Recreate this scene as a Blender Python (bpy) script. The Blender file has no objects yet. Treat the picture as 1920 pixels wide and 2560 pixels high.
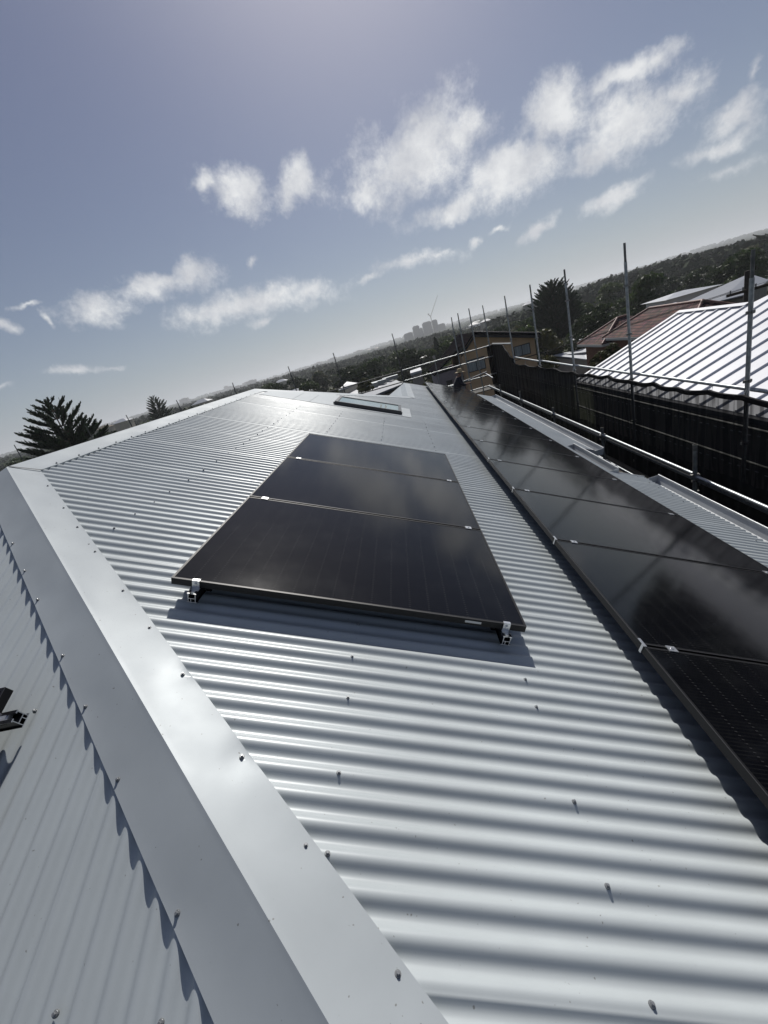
import bpy, math, random
import numpy as np
from mathutils import Vector, Matrix
random.seed(7); RNG=np.random.default_rng(7)
C=bpy.context.scene.collection
# ---------------------------------------------------------------- camera, world, sun, exposure
F_PX,YAW,PIT,ROL=1042.95,-0.126495,0.361482,-0.285633
TH=0.413589; BASE=8.0      # roof pitch; the camera is 8 m above the ground
_F=Vector((math.sin(YAW)*math.cos(PIT),math.cos(YAW)*math.cos(PIT),-math.sin(PIT)))
_R0=_F.cross(Vector((0,0,1))).normalized(); _U0=_R0.cross(_F)
_R=math.cos(ROL)*_R0+math.sin(ROL)*_U0; _U=-math.sin(ROL)*_R0+math.cos(ROL)*_U0
cd=bpy.data.cameras.new('camera'); cam=bpy.data.objects.new('camera',cd); C.objects.link(cam)
cam.matrix_world=Matrix(((_R.x,_U.x,-_F.x,0),(_R.y,_U.y,-_F.y,0),(_R.z,_U.z,-_F.z,BASE),(0,0,0,1)))
cd.sensor_fit='VERTICAL'; cd.sensor_height=24; cd.lens=F_PX/2560*24; cd.clip_start=.02; cd.clip_end=30000
sc=bpy.context.scene; sc.camera=cam
SUN_EL,SUN_AZ=math.radians(43.5),math.radians(6)
sd=bpy.data.lights.new('sun','SUN'); sd.energy=4.9; sd.angle=math.radians(.55); sd.color=(1,.96,.9)
sun=bpy.data.objects.new('sun',sd); C.objects.link(sun)
SV=Vector((math.sin(SUN_AZ)*math.cos(SUN_EL),math.cos(SUN_AZ)*math.cos(SUN_EL),math.sin(SUN_EL)))
sun.rotation_euler=SV.to_track_quat('Z','Y').to_euler(); sun.location=(0,0,30)
sc.view_settings.view_transform='Standard'; sc.view_settings.look='None'; sc.view_settings.exposure=-.16; sc.view_settings.gamma=1
try: sc.view_settings.use_curve_mapping=False
except Exception: pass
sc.cycles.max_bounces=8; sc.cycles.transparent_max_bounces=10; sc.cycles.volume_bounces=0
def ray(px,py):
    return _R*((px-960)/F_PX)+_U*(-(py-1280)/F_PX)+_F
def at(px,py,Y):
    d=ray(px,py); return d*(Y/d.y)
def atx(px,py,X):
    d=ray(px,py); return d*(X/d.x)
def atz(px,py,Z):
    d=ray(px,py); return d*(Z/d.z)
w=bpy.data.worlds.new('World'); sc.world=w; w.use_nodes=True
def nodes_world():
    nt=w.node_tree; N=nt.nodes; L=nt.links; N.clear()
    out=N.new('ShaderNodeOutputWorld'); bg=N.new('ShaderNodeBackground'); L.new(bg.outputs[0],out.inputs[0])
    sky=N.new('ShaderNodeTexSky'); sky.sky_type='NISHITA'; sky.sun_disc=False; sky.sun_elevation=SUN_EL; sky.sun_rotation=SUN_AZ
    sky.air_density=1.0; sky.dust_density=.6; sky.ozone_density=1.6; sky.altitude=40
    bg.inputs['Strength'].default_value=.05
    geo=N.new('ShaderNodeNewGeometry'); neg=N.new('ShaderNodeVectorMath'); neg.operation='SCALE'; neg.inputs['Scale'].default_value=-1
    L.new(geo.outputs['Incoming'],neg.inputs[0]); P=neg.outputs[0]
    def vm(op,a,b=None,s=None):
        n=N.new('ShaderNodeVectorMath'); n.operation=op
        for i,v in enumerate((a,b)):
            if v is None: continue
            if isinstance(v,(tuple,Vector)): n.inputs[i].default_value=tuple(v)
            else: L.new(v,n.inputs[i])
        if s is not None: n.inputs['Scale'].default_value=s
        return n.outputs['Value'] if op in('DOT_PRODUCT','LENGTH') else n.outputs['Vector']
    def mt(op,a,b=None,c=None,cl=False):
        n=N.new('ShaderNodeMath'); n.operation=op; n.use_clamp=cl
        for i,v in enumerate((a,b,c)):
            if v is None: continue
            if isinstance(v,(int,float)): n.inputs[i].default_value=v
            else: L.new(v,n.inputs[i])
        return n.outputs[0]
    def noise(vec,scale,det,rough=.55,col=False,dist=0):
        n=N.new('ShaderNodeTexNoise'); n.inputs['Scale'].default_value=scale; n.inputs['Detail'].default_value=det
        n.inputs['Roughness'].default_value=rough; n.inputs['Distortion'].default_value=dist; L.new(vec,n.inputs['Vector'])
        return n.outputs['Color'] if col else n.outputs['Fac']
    def mixc(fac,a,b,blend='MIX'):
        n=N.new('ShaderNodeMix'); n.data_type='RGBA'; n.blend_type=blend
        if isinstance(fac,(int,float)): n.inputs[0].default_value=fac
        else: L.new(fac,n.inputs[0])
        for i,v in ((6,a),(7,b)):
            if isinstance(v,tuple): n.inputs[i].default_value=v
            else: L.new(v,n.inputs[i])
        return n.outputs[2]
    w1=vm('SUBTRACT',noise(P,5,3,.5,True),(.5,.5,.5)); w2=vm('SUBTRACT',noise(P,17,4,.6,True),(.5,.5,.5))
    Q=vm('ADD',vm('ADD',P,vm('SCALE',w1,s=.05)),vm('SCALE',w2,s=.045))
    # px, py, half-axis vector, half width, strength: each cloud bank of the sky, as directions
    B=[(595,480,70,30,66,1.05),(738,455,26,-66,42,.95),(510,455,40,20,40,.85),
       (1020,395,150,-95,98,1.2),(900,480,70,-20,50,1),(1150,345,80,-40,62,1),(1040,300,50,-20,35,.7),
       (1385,290,75,-55,85,1),(1290,440,150,-75,62,1.05),(1130,520,110,-40,35,.9),(1480,370,140,-90,48,.9),
       (1580,290,160,-90,75,1),(1700,220,110,-70,52,.85),(1570,180,130,-85,34,.9),(1640,140,60,-35,28,.7),
       (1830,290,110,-70,38,.8),(1790,365,110,-55,32,.7),(1870,250,60,-50,32,.6),(1540,480,95,-45,30,.62),(1350,565,75,-50,17,.55),(1245,575,30,-16,11,.7),
       (1180,605,22,-22,13,.6),(245,775,100,-15,50,.85),(380,720,170,-45,36,.8),(480,690,75,-10,50,.8),(640,760,220,-40,40,.9),(770,735,70,-25,38,.7),
       (660,800,42,-14,14,.7),(200,920,85,-10,17,.65),(285,908,40,-10,12,.5),(15,815,35,18,22,.6),(125,808,25,22,15,.6),(70,770,50,-12,12,.4),
       (1040,655,160,-40,28,.42),(1100,640,60,-20,14,.45),(930,700,70,-25,16,.35),(1800,430,180,-75,34,.22),(635,655,10,-20,14,.45),(0,970,40,-10,14,.4),(1900,170,30,-50,22,.3)]
    m=None
    for (x,y,ax,ay,bw,s) in B:
        c=ray(x,y).normalized(); a=ray(x+ax,y+ay).normalized()-c; l=math.hypot(ax,ay); b=ray(x-ay/l*bw,y+ax/l*bw).normalized()-c
        na=b.cross(c); nb=c.cross(a); A_=na/a.dot(na); B2=nb/b.dot(nb)
        d=vm('SUBTRACT',Q,c)
        r2=mt('ADD',mt('POWER',mt('ABSOLUTE',vm('DOT_PRODUCT',d,tuple(A_))),2.0),mt('POWER',mt('ABSOLUTE',vm('DOT_PRODUCT',d,tuple(B2))),2.0))
        v=mt('SUBTRACT',1.72-(1-s)*.7,mt('SQRT',r2))
        m=v if m is None else mt('SMOOTH_MAX',m,v,.25)
    # keep clouds only where the blobs say, and a scatter of others away from this view
    n1=noise(P,10,9,.65,False,.15); n2=noise(P,42,7,.68)
    f=mt('ADD',mt('ADD',m,mt('MULTIPLY',mt('SUBTRACT',n1,.5),2.3)),mt('MULTIPLY',mt('SUBTRACT',n2,.5),1.15))
    back=noise(P,3.1,6,.6)
    sep=N.new('ShaderNodeSeparateXYZ'); L.new(P,sep.inputs[0])
    bk=mt('MULTIPLY',mt('MULTIPLY',mt('SUBTRACT',back,.63),7,cl=True),mt('MULTIPLY',mt('SUBTRACT',.1,sep.outputs['Y']),4,cl=True))
    mr=N.new('ShaderNodeMapRange'); mr.interpolation_type='SMOOTHSTEP'; mr.inputs[1].default_value=.40; mr.inputs[2].default_value=1.55; L.new(f,mr.inputs[0])
    dens=mt('MAXIMUM',mt('MULTIPLY',mr.outputs[0],.93),bk)
    core=noise(P,11,6,.6)
    mq=N.new('ShaderNodeMapRange'); mq.inputs[1].default_value=.36; mq.inputs[2].default_value=.62; L.new(core,mq.inputs[0]); ccol=mixc(mq.outputs[0],(12.2,12.6,13.6,1),(19.0,19.2,19.3,1))
    # milky air low over the horizon and a slight violet cast high up
    tint=mixc(mt('MULTIPLY',sep.outputs['Z'],2.0,cl=True),(.86,.92,.98,1),(.84,.81,1.0,1))
    base=mixc(1.0,sky.outputs[0],tint,'MULTIPLY')
    base=mixc(.17,base,(7.6,8.2,9.6,1))
    hz=mt('POWER',mt('SUBTRACT',1,mt('ABSOLUTE',sep.outputs['Z']),cl=True),9)
    base=mixc(mt('MULTIPLY',hz,.72),base,(7.4,8.9,10.7,1))
    # forward-scattered glow round the sun
    sg=mt('POWER',mt('MAXIMUM',vm('DOT_PRODUCT',P,tuple(SV)),0),30)
    base=mixc(mt('MULTIPLY',sg,.8),base,(14.5,14.4,15.4,1))
    L.new(mixc(dens,base,ccol),bg.inputs[0])
nodes_world()
# ---------------------------------------------------------------- helpers
def mat(name,col,rough=.6,metal=0,spec=.5,var=0,scale=8,bump=0,bscale=60,coat=0,stretch=None,col2=None,detail=5,space='Object'):
    m=bpy.data.materials.new(name); m.use_nodes=True; nt=m.node_tree; N=nt.nodes; L=nt.links; p=N['Principled BSDF']
    p.inputs['Base Color'].default_value=(*col,1); p.inputs['Roughness'].default_value=rough; p.inputs['Metallic'].default_value=metal
    p.inputs['Specular IOR Level'].default_value=spec; p.inputs['Coat Weight'].default_value=coat
    tc=N.new('ShaderNodeTexCoord'); v=tc.outputs[space]
    if stretch:
        mp=N.new('ShaderNodeMapping'); mp.inputs['Scale'].default_value=stretch; L.new(v,mp.inputs[0]); v=mp.outputs[0]
    if var:
        n=N.new('ShaderNodeTexNoise'); n.inputs['Scale'].default_value=scale; n.inputs['Detail'].default_value=detail; L.new(v,n.inputs['Vector'])
        r=N.new('ShaderNodeMapRange'); r.inputs[1].default_value=.32; r.inputs[2].default_value=.68; L.new(n.outputs['Fac'],r.inputs[0])
        mx=N.new('ShaderNodeMix'); mx.data_type='RGBA'; L.new(r.outputs[0],mx.inputs[0])
        c2=col2 or tuple(c*(1-var) for c in col); mx.inputs[6].default_value=(*c2,1); mx.inputs[7].default_value=(*tuple(min(1,c*(1+var*.6)) for c in col),1)
        L.new(mx.outputs[2],p.inputs['Base Color'])
    if bump:
        n=N.new('ShaderNodeTexNoise'); n.inputs['Scale'].default_value=bscale; n.inputs['Detail'].default_value=4; L.new(v,n.inputs['Vector'])
        b=N.new('ShaderNodeBump'); b.inputs['Strength'].default_value=1; b.inputs['Distance'].default_value=bump; L.new(n.outputs['Fac'],b.inputs['Height']); L.new(b.outputs[0],p.inputs['Normal'])
    return m
class MB:
    def __init__(s): s.v=[]; s.f=[]; s.mi=[]; s.sm=[]
    def add(s,vs,fs,mi=0,smooth=False):
        o=len(s.v); s.v+= [tuple(x) for x in vs]
        for f in fs: s.f.append(tuple(i+o for i in f)); s.mi.append(mi); s.sm.append(smooth)
    def poly(s,pts,mi=0): s.add(pts,[tuple(range(len(pts)))],mi)
    def slab(s,pts,off,mi=0):
        "polygon pts thickened by vector off"
        off=Vector(off); a=[Vector(p) for p in pts]; b=[p+off for p in a]; n=len(a)
        s.add(a+b,[tuple(range(n)),tuple(range(2*n-1,n-1,-1))]+[(i,(i+1)%n,(i+1)%n+n,i+n) for i in range(n)],mi)
    def box(s,c,X,Y,Z,mi=0):
        "centre c, half-extent vectors"
        c,X,Y,Z=Vector(c),Vector(X),Vector(Y),Vector(Z)
        vs=[c+a*X+b*Y+d*Z for d in(-1,1) for b in(-1,1) for a in(-1,1)]
        s.add(vs,[(0,2,3,1),(4,5,7,6),(0,1,5,4),(2,6,7,3),(0,4,6,2),(1,3,7,5)],mi)
    def abox(s,x0,x1,y0,y1,z0,z1,mi=0):
        s.box(((x0+x1)/2,(y0+y1)/2,(z0+z1)/2),((x1-x0)/2,0,0),(0,(y1-y0)/2,0),(0,0,(z1-z0)/2),mi)
    def tube(s,a,b,r,n=12,mi=0,r2=None,cap=True):
        a,b=Vector(a),Vector(b); d=(b-a).normalized(); r=float(r); r2=r if r2 is None else float(r2)
        t=d.orthogonal().normalized(); q=d.cross(t); vs=[]
        for p,rr in((a,r),(b,r2)):
            for i in range(n):
                an=2*math.pi*i/n; vs.append(p+rr*(math.cos(an)*t+math.sin(an)*q))
        s.add(vs,[(i,(i+1)%n,(i+1)%n+n,i+n) for i in range(n)],mi,True)
        if cap: s.add(vs,[tuple(range(n-1,-1,-1)),tuple(range(n,2*n))],mi)
    def build(s,name,mats,parent=None,origin=None):
        me=bpy.data.meshes.new(name); vs=s.v
        o=Vector(origin) if origin is not None else Vector((0,0,0))
        if origin is not None: vs=[(v[0]-o.x,v[1]-o.y,v[2]-o.z) for v in vs]
        me.from_pydata(vs,[],s.f); me.polygons.foreach_set('material_index',s.mi); me.polygons.foreach_set('use_smooth',s.sm)
        for m in (mats if isinstance(mats,(list,tuple)) else [mats]): me.materials.append(m)
        me.update(); ob=bpy.data.objects.new(name,me); C.objects.link(ob); ob.location=o
        if parent: ob.parent=parent; ob.location=o-parent.location if origin is not None else -wl(parent)
        return ob
def wl(o):
    v=Vector((0,0,0))
    while o: v=v+o.location; o=o.parent
    return v
def tag(o,label=None,cat=None,group=None,kind=None):
    for k,v in(('label',label),('category',cat),('group',group),('kind',kind)):
        if v: o[k]=v
    return o
def empty(name,loc,label,cat,group=None):
    o=bpy.data.objects.new(name,None); C.objects.link(o); o.location=loc; o.empty_display_size=.2; return tag(o,label,cat,group)
def grid_mesh(name,V,nu,nv,m,parent=None,smooth=True):
    "V: array (nu*nv,3)"
    i=np.arange(nu-1)[:,None]*nv+np.arange(nv-1)[None,:]; i=i.ravel()
    return np_mesh(name,V,np.stack([i,i+nv,i+nv+1,i+1],1),m,parent,smooth)
def np_mesh(name,V,Fq,m,parent=None,smooth=True,mi=None):
    k=Fq.shape[1]; me=bpy.data.meshes.new(name); me.vertices.add(len(V)); me.vertices.foreach_set('co',np.asarray(V,np.float32).ravel())
    me.loops.add(Fq.size); me.loops.foreach_set('vertex_index',Fq.astype(np.int32).ravel()); me.polygons.add(len(Fq))
    me.polygons.foreach_set('loop_start',np.arange(0,Fq.size,k,dtype=np.int32)); me.polygons.foreach_set('loop_total',np.full(len(Fq),k,np.int32))
    me.polygons.foreach_set('use_smooth',np.full(len(Fq),smooth))
    for x in (m if isinstance(m,(list,tuple)) else [m]): me.materials.append(x)
    if mi is not None: me.polygons.foreach_set('material_index',np.asarray(mi,np.int32))
    me.update(calc_edges=True); me.validate(); ob=bpy.data.objects.new(name,me); C.objects.link(ob)
    if parent: ob.parent=parent; ob.location=-wl(parent)
    return ob
# roof frame: u down the slope, v along the ridge, h off the crests
UU=Vector((math.cos(TH),0,-math.sin(TH))); VV=Vector((0,1,0)); NN=Vector((math.sin(TH),0,math.cos(TH)))
T0=Vector((-1.27832,1.694394,-.710965))-.12*NN
def P(u,v,h=0): return T0+UU*u+VV*v+NN*h
K1=P(-1.85,1.27); K2=P(-1.85,7.26)
# end face frame: x across, s down the slope towards the viewer
SS=Vector((0,-math.cos(TH),-math.sin(TH))); NE=Vector((0,-math.sin(TH),math.cos(TH)))
def E(x,s,h=0): return Vector((x,K1.y,K1.z))+SS*s+NE*h
CT=math.cos(TH)
# ---------------------------------------------------------------- materials
def steel_paint(name,col,rough,coat=.0,bump=.00005):
    m=mat(name,col,rough,0,.10 if 'flash' in name else .32,var=.05,scale=2.2,detail=8)
    nt=m.node_tree;N=nt.nodes;L=nt.links;p=N['Principled BSDF']
    p.inputs['Metallic'].default_value=.06
    tc=N.new('ShaderNodeTexCoord'); n=N.new('ShaderNodeTexNoise'); n.inputs['Scale'].default_value=900; n.inputs['Detail'].default_value=2; L.new(tc.outputs['Object'],n.inputs['Vector'])
    b=N.new('ShaderNodeBump'); b.inputs['Distance'].default_value=bump; L.new(n.outputs['Fac'],b.inputs['Height']); L.new(b.outputs[0],p.inputs['Normal'])
    # swarf and dust specks, faint streaks down the slope
    bc=p.inputs['Base Color'].links[0].from_socket; sp=N.new('ShaderNodeTexNoise'); sp.inputs['Scale'].default_value=75; sp.inputs['Detail'].default_value=1; L.new(tc.outputs['Object'],sp.inputs['Vector'])
    sr=N.new('ShaderNodeMapRange'); sr.inputs[1].default_value=.765; sr.inputs[2].default_value=.80; sr.inputs[4].default_value=.6; L.new(sp.outputs['Fac'],sr.inputs[0])
    sm=N.new('ShaderNodeMix'); sm.data_type='RGBA'; L.new(sr.outputs[0],sm.inputs[0]); L.new(bc,sm.inputs[6]); sm.inputs[7].default_value=(.12,.11,.09,1)
    mp=N.new('ShaderNodeMapping'); mp.inputs['Scale'].default_value=(1,1,1); L.new(tc.outputs['Object'],mp.inputs[0]); st=N.new('ShaderNodeTexNoise'); st.inputs['Scale'].default_value=1.6; st.inputs['Detail'].default_value=8; st.inputs['Roughness'].default_value=.65; L.new(mp.outputs[0],st.inputs['Vector'])
    s3=N.new('ShaderNodeMapRange'); s3.inputs[1].default_value=.35; s3.inputs[2].default_value=.7; s3.inputs[3].default_value=.94; s3.inputs[4].default_value=1.03; L.new(st.outputs['Fac'],s3.inputs[0])
    s4=N.new('ShaderNodeVectorMath'); s4.operation='SCALE'; L.new(sm.outputs[2],s4.inputs[0]); L.new(s3.outputs[0],s4.inputs['Scale']); L.new(s4.outputs[0],p.inputs['Base Color'])
    # dusty patches change the gloss
    n2=N.new('ShaderNodeTexNoise'); n2.inputs['Scale'].default_value=5; n2.inputs['Detail'].default_value=7; L.new(tc.outputs['Object'],n2.inputs['Vector'])
    r=N.new('ShaderNodeMapRange'); r.inputs[3].default_value=rough-.06; r.inputs[4].default_value=rough+.09; L.new(n2.outputs['Fac'],r.inputs[0]); L.new(r.outputs[0],p.inputs['Roughness'])
    return m
M={}
M['sheet']=steel_paint('painted_corrugated_steel',(.455,.495,.51),.36)
M['cap']=steel_paint('painted_flashing_steel',(.40,.435,.455),.42)
M['gutter']=steel_paint('gutter_steel',(.45,.47,.49),.35)
M['lip']=steel_paint('gutter_lip_steel',(.62,.64,.65),.28)
M['screw']=mat('screw_steel',(.26,.27,.28),.35,.4)
M['washer']=mat('washer_rubber',(.16,.17,.17),.7)
M['alu']=mat('mill_aluminium',(.72,.73,.74),.33,.85,var=.06,scale=30)
M['black_al']=mat('black_anodised',(.014,.014,.016),.38,.3)
M['frame']=mat('black_frame',(.008,.008,.009),.45,.0,.3)
M['frame_edge']=mat('frame_edge_sunlit',(.075,.075,.077),.45,.2)  # paler colour of the rim strips paints in the sunlit frame edges
M['galv']=mat('galvanised_tube',(.30,.32,.33),.42,.65,var=.3,scale=14,detail=8)
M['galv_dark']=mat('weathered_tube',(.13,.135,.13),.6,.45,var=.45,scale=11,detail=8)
M['coupler']=mat('coupler_steel',(.22,.22,.21),.55,.6,var=.35,scale=25)
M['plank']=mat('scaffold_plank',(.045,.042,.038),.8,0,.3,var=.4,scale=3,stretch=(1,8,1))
M['skyframe']=mat('skylight_frame',(.035,.036,.04),.35,.4)
M['dark']=mat('dark_void',(.012,.012,.013),.8)
M['brickwall']=mat('render_wall',(.30,.27,.24),.85,var=.12,scale=2)
M['label']=mat('white_sticker',(.6,.6,.58),.5)
def glass_panel():
    m=bpy.data.materials.new('solar_glass'); m.use_nodes=True; nt=m.node_tree; N=nt.nodes; L=nt.links; p=N['Principled BSDF']
    uv=N.new('ShaderNodeTexCoord'); sep=N.new('ShaderNodeSeparateXYZ'); L.new(uv.outputs['UV'],sep.inputs[0])
    def mt(op,a,b=None,cl=False):
        n=N.new('ShaderNodeMath'); n.operation=op; n.use_clamp=cl
        for i,v in enumerate((a,b)):
            if v is None: continue
            if isinstance(v,(int,float)): n.inputs[i].default_value=v
            else: L.new(v,n.inputs[i])
        return n.outputs[0]
    def line(sock,n,wd):   # 1 on thin lines at multiples of 1/n
        f=mt('FRACT',mt('MULTIPLY',sock,n)); d=mt('ABSOLUTE',mt('SUBTRACT',f,.5)); return mt('GREATER_THAN',d,.5-wd)
    x,y=sep.outputs[0],sep.outputs[1]
    cell=mt('MAXIMUM',line(x,18,.022),line(y,6,.010))
    mid=mt('LESS_THAN',mt('ABSOLUTE',mt('SUBTRACT',x,.5)),.004)
    bus=line(y,66,.13)
    tabs=mt('MULTIPLY',line(x,18,.05),bus)
    nz=N.new('ShaderNodeTexNoise'); nz.inputs['Scale'].default_value=7; L.new(uv.outputs['UV'],nz.inputs['Vector'])
    c1=N.new('ShaderNodeMix'); c1.data_type='RGBA'; c1.inputs[6].default_value=(.003,.0033,.005,1); c1.inputs[7].default_value=(.009,.0095,.0105,1); L.new(mt('MULTIPLY',bus,.8),c1.inputs[0])
    c2=N.new('ShaderNodeMix'); c2.data_type='RGBA'; L.new(c1.outputs[2],c2.inputs[6]); c2.inputs[7].default_value=(.004,.004,.005,1); L.new(mt('MAXIMUM',cell,mid),c2.inputs[0])
    c3=N.new('ShaderNodeMix'); c3.data_type='RGBA'; L.new(c2.outputs[2],c3.inputs[6]); c3.inputs[7].default_value=(.028,.029,.03,1); L.new(mt('MULTIPLY',tabs,.8),c3.inputs[0])
    # dried water marks and dust
    d=N.new('ShaderNodeTexNoise'); d.inputs['Scale'].default_value=4.5; d.inputs['Detail'].default_value=9; d.inputs['Roughness'].default_value=.7; L.new(uv.outputs['Object'],d.inputs['Vector'])
    dm=N.new('ShaderNodeMapRange'); dm.inputs[1].default_value=.5; dm.inputs[2].default_value=.78; L.new(d.outputs['Fac'],dm.inputs[0])
    c4=N.new('ShaderNodeMix'); c4.data_type='RGBA'; L.new(c3.outputs[2],c4.inputs[6]); c4.inputs[7].default_value=(.06,.062,.064,1); L.new(mt('MULTIPLY',dm.outputs[0],.12),c4.inputs[0])
    L.new(c4.outputs[2],p.inputs['Base Color'])
    rr=N.new('ShaderNodeMapRange'); rr.inputs[3].default_value=.07; rr.inputs[4].default_value=.13; L.new(d.outputs['Fac'],rr.inputs[0]); L.new(rr.outputs[0],p.inputs['Roughness'])
    p.inputs['IOR'].default_value=1.30; p.inputs['Specular IOR Level'].default_value=.4
    b=N.new('ShaderNodeBump'); b.inputs['Distance'].default_value=.0006; b.inputs['Strength'].default_value=.25; n4=N.new('ShaderNodeTexNoise'); n4.inputs['Scale'].default_value=4; L.new(uv.outputs['Object'],n4.inputs['Vector']); L.new(n4.outputs['Fac'],b.inputs['Height']); L.new(b.outputs[0],p.inputs['Normal'])
    return m
M['pv']=glass_panel()
# ---------------------------------------------------------------- our house
PITCH=.0762; PH=-.232
house=empty('house',(0,6,-BASE),'house under a light grey corrugated steel roof with black solar panels on it','house')
def wave(t):
    a=2*math.pi*(t-PH)/PITCH; return .0087*(math.cos(a)-.06*math.cos(3*a)-.94)
def u_top(v):
    if v<1.27: return -1.85+(1.27-v)/CT
    if v<7.26: return -1.85
    return min(-1.85+(v-7.26)/CT,1.49)
def u_bot(v):
    return 4.42 if 4.5<v<6.2 else 4.93
def corrugated(name,t0,t1,top,bot,fn,parent,m,per=14,segs=6):
    n=int((t1-t0)/PITCH*per)+1; ts=np.linspace(t0,t1,n); rows=[]
    for t in ts:
        a,b=top(t),bot(t)
        if b<a: b=a
        h=wave(t)
        sheet=(t+50)/.762; si=int(sheet); lap=.002*(sheet-si)+(sheet-si-.5)*.008*math.sin(si*2.7)
        for k in range(segs): 
            q=a+(b-a)*k/(segs-1); rows.append(fn(q,t,h+lap))
    return grid_mesh(name,np.array([tuple(r) for r in rows]),n,segs,m,parent)
main=corrugated('roof_sheeting',-3.6,15.1,u_top,u_bot,lambda q,t,h:P(q,t,h),house,M['sheet'],14,3)
def e_top(x):
    return abs(x-K1.x)/CT
endf=corrugated('roof_sheeting',-9,2.4,e_top,lambda x:6.2,lambda q,x,h:E(x,q,h),house,M['sheet'])
# hidden far slopes so that the roof is closed
b=MB(); XL=K1.x-6.2
b.slab([K1,K2,(XL,K2.y+6.3,K1.z-6.2*math.tan(TH)),(XL,K1.y-6.3,K1.z-6.2*math.tan(TH))],(0,0,-.03))
LR0=P(1.49,10.32); LR1=P(1.49,15.1); dz=math.tan(TH)
b.slab([LR0,LR1,(LR1.x-3.4,LR1.y,LR1.z-3.4*dz),(LR1.x-3.4,LR0.y-3.0,LR1.z-3.4*dz)],(0,0,-.03))
b.slab([K2+Vector((0,.02,-.02)),LR0+Vector((-.02,.02,-.03)),(LR0.x-3.4,LR0.y+.05,LR0.z-3.4*dz),(K1.x-3,LR0.y+.05,LR0.z-3.4*dz)],(0,0,-.03))
b.build('rear_roof_slope',M['sheet'],house)
# walls (hidden under the roof, still there)
b=MB(); b.abox(-8.4,2.7,-3,15.6,-BASE,-3.05); b.abox(2.7,2.9,-3,15.6,-BASE,-3.0); b.build('wall',M['brickwall'],house)
b=MB(); b.abox(2.72,3.12,-3.2,P(0,15.1).y-.02,-3.02,-2.98)
b.slab([P(4.9,15.1,-.03),P(1.4,15.1,-.03),P(1.4,15.1,-.25),P(4.9,15.1,-.22)],(0,.03,0)); b.build('fascia',mat('barge_dark',(.045,.045,.05),.5),house)
def capping(name,a0,a1,da,db,na,nb,wa,wb,na_seg=90,dents_a=(),dents_b=(),mm='cap',amp=.0016,lip=.016,rise=.012):
    """folded capping along a0->a1; da/db unit directions in each face, across the line; na/nb face normals"""
    a0,a1=Vector(a0),Vector(a1); L_=(a1-a0).length; d=(a1-a0)/L_; V=[]
    prof=[(1.0,-1),(1.0,0),(.985,1),(.86,1),(.72,1),(.58,1),(.44,1),(.3,1),(.17,1),(.07,1),(.025,1)]
    rows=[]
    for i in range(na_seg+1):
        s=L_*i/na_seg; c=a0+d*s; row=[]
        for (dd,nn,ww,dents,sg,ph) in((da,na,wa,dents_a,1,0.),(db,nb,wb,dents_b,-1,2.3)):
            r=[]
            for (q,st) in prof:
                x=q*ww; h=.006+rise*(1-q)**1.5
                if st==1:
                    h+=amp*(math.sin(s*7.3+x*9+ph)+.7*math.sin(s*13.1-x*17+ph*2)+.5*math.sin(s*4.1+ph))*min(1,(1-q)*3)*min(1,q*4)
                    for (ds,dx,dp) in dents: h-=dp*math.exp(-((s-ds)**2+(x-dx)**2)/.0036)
                for (ds,dx,dp) in dents:
                    if st<1: h-=dp*.8*math.exp(-((s-ds)**2)/.0036)
                if st==-1: h-=lip
                r.append(c+dd*x+nn*h)
            row.append(r)
        top=c+(na+nb).normalized()*(.008+rise)
        rows.append(row[0]+[top]+row[1][::-1])
    n=len(rows[0]); V=np.array([tuple(p) for r in rows for p in r])
    ob=grid_mesh(name,V,na_seg+1,n,M[mm],house); 
    me=ob.data; k=n//2
    # sharp crease along the fold and the lips
    sh=[0,1,k,n-2,n-1]; 
    at_=me.attributes.new('sharp_edge','BOOLEAN','EDGE'); ev=np.zeros(len(me.edges)*2,np.int32); me.edges.foreach_get('vertices',ev); ev=ev.reshape(-1,2)
    f=((ev[:,0]%n)==(ev[:,1]%n))&np.isin(ev[:,0]%n,[1,k,n-2]); at_.data.foreach_set('value',f)
    return ob
hipd=(P(1.6,1.27-3.45*CT)-K1).normalized()
dA=(VV-hipd*VV.dot(hipd)); 
dA=NN.cross(hipd); dA=dA if dA.dot(VV)>0 else -dA
dB=NE.cross(hipd); dB=dB if dB.dot(SS)>0 else -dB
H1=K1+hipd*6.0
RS=[(-1.4,1.07),(-1.07,.77),(-.83,.55),(-.57,.31),(-.24,0),(.01,-.23),(.26,-.46),(.59,-.76),(.84,-.99),(1.10,-1.21),(1.42,-1.5)]
LS=[(-2.4,2.09),(-2.16,1.85),(-1.95,1.64),(-1.63,1.32),(-1.41,1.10),(-1.17,.86),(-.87,.56),(-.55,.25),(-.2,-.1)]
rs=[];ls=[]
for (u,v) in RS: q=P(u,v)-K1; rs.append((q.dot(hipd),.155))
for (x,y) in LS:
    s=(K1.y-y)/CT; q=E(x,s)-K1; ls.append((q.dot(hipd),.158))
capping('hip_capping',K1,H1,dA,dB,NN,NE,.178,.178,240,[(s,x,.0012+.0050*(2.5<s<3.3)) for s,x in rs],[(s,x,.0018) for s,x in ls],amp=.0009)
W2=Vector((-math.cos(TH),0,-math.sin(TH))); NW=Vector((-math.sin(TH),0,math.cos(TH)))
capping('ridge_capping',K1,K2,UU,W2,NN,NW,.19,.19,120,[(.0+i*.26,.17,.003) for i in range(1,22)],mm='cap',amp=.001)
NB=Vector((0,math.sin(TH),math.cos(TH)))
h2=(LR0-K2).normalized(); e2=NN.cross(h2); e2=e2 if e2.dot(VV)<0 else -e2; f2=NB.cross(h2); f2=f2 if f2.dot(VV)>0 else -f2
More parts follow.
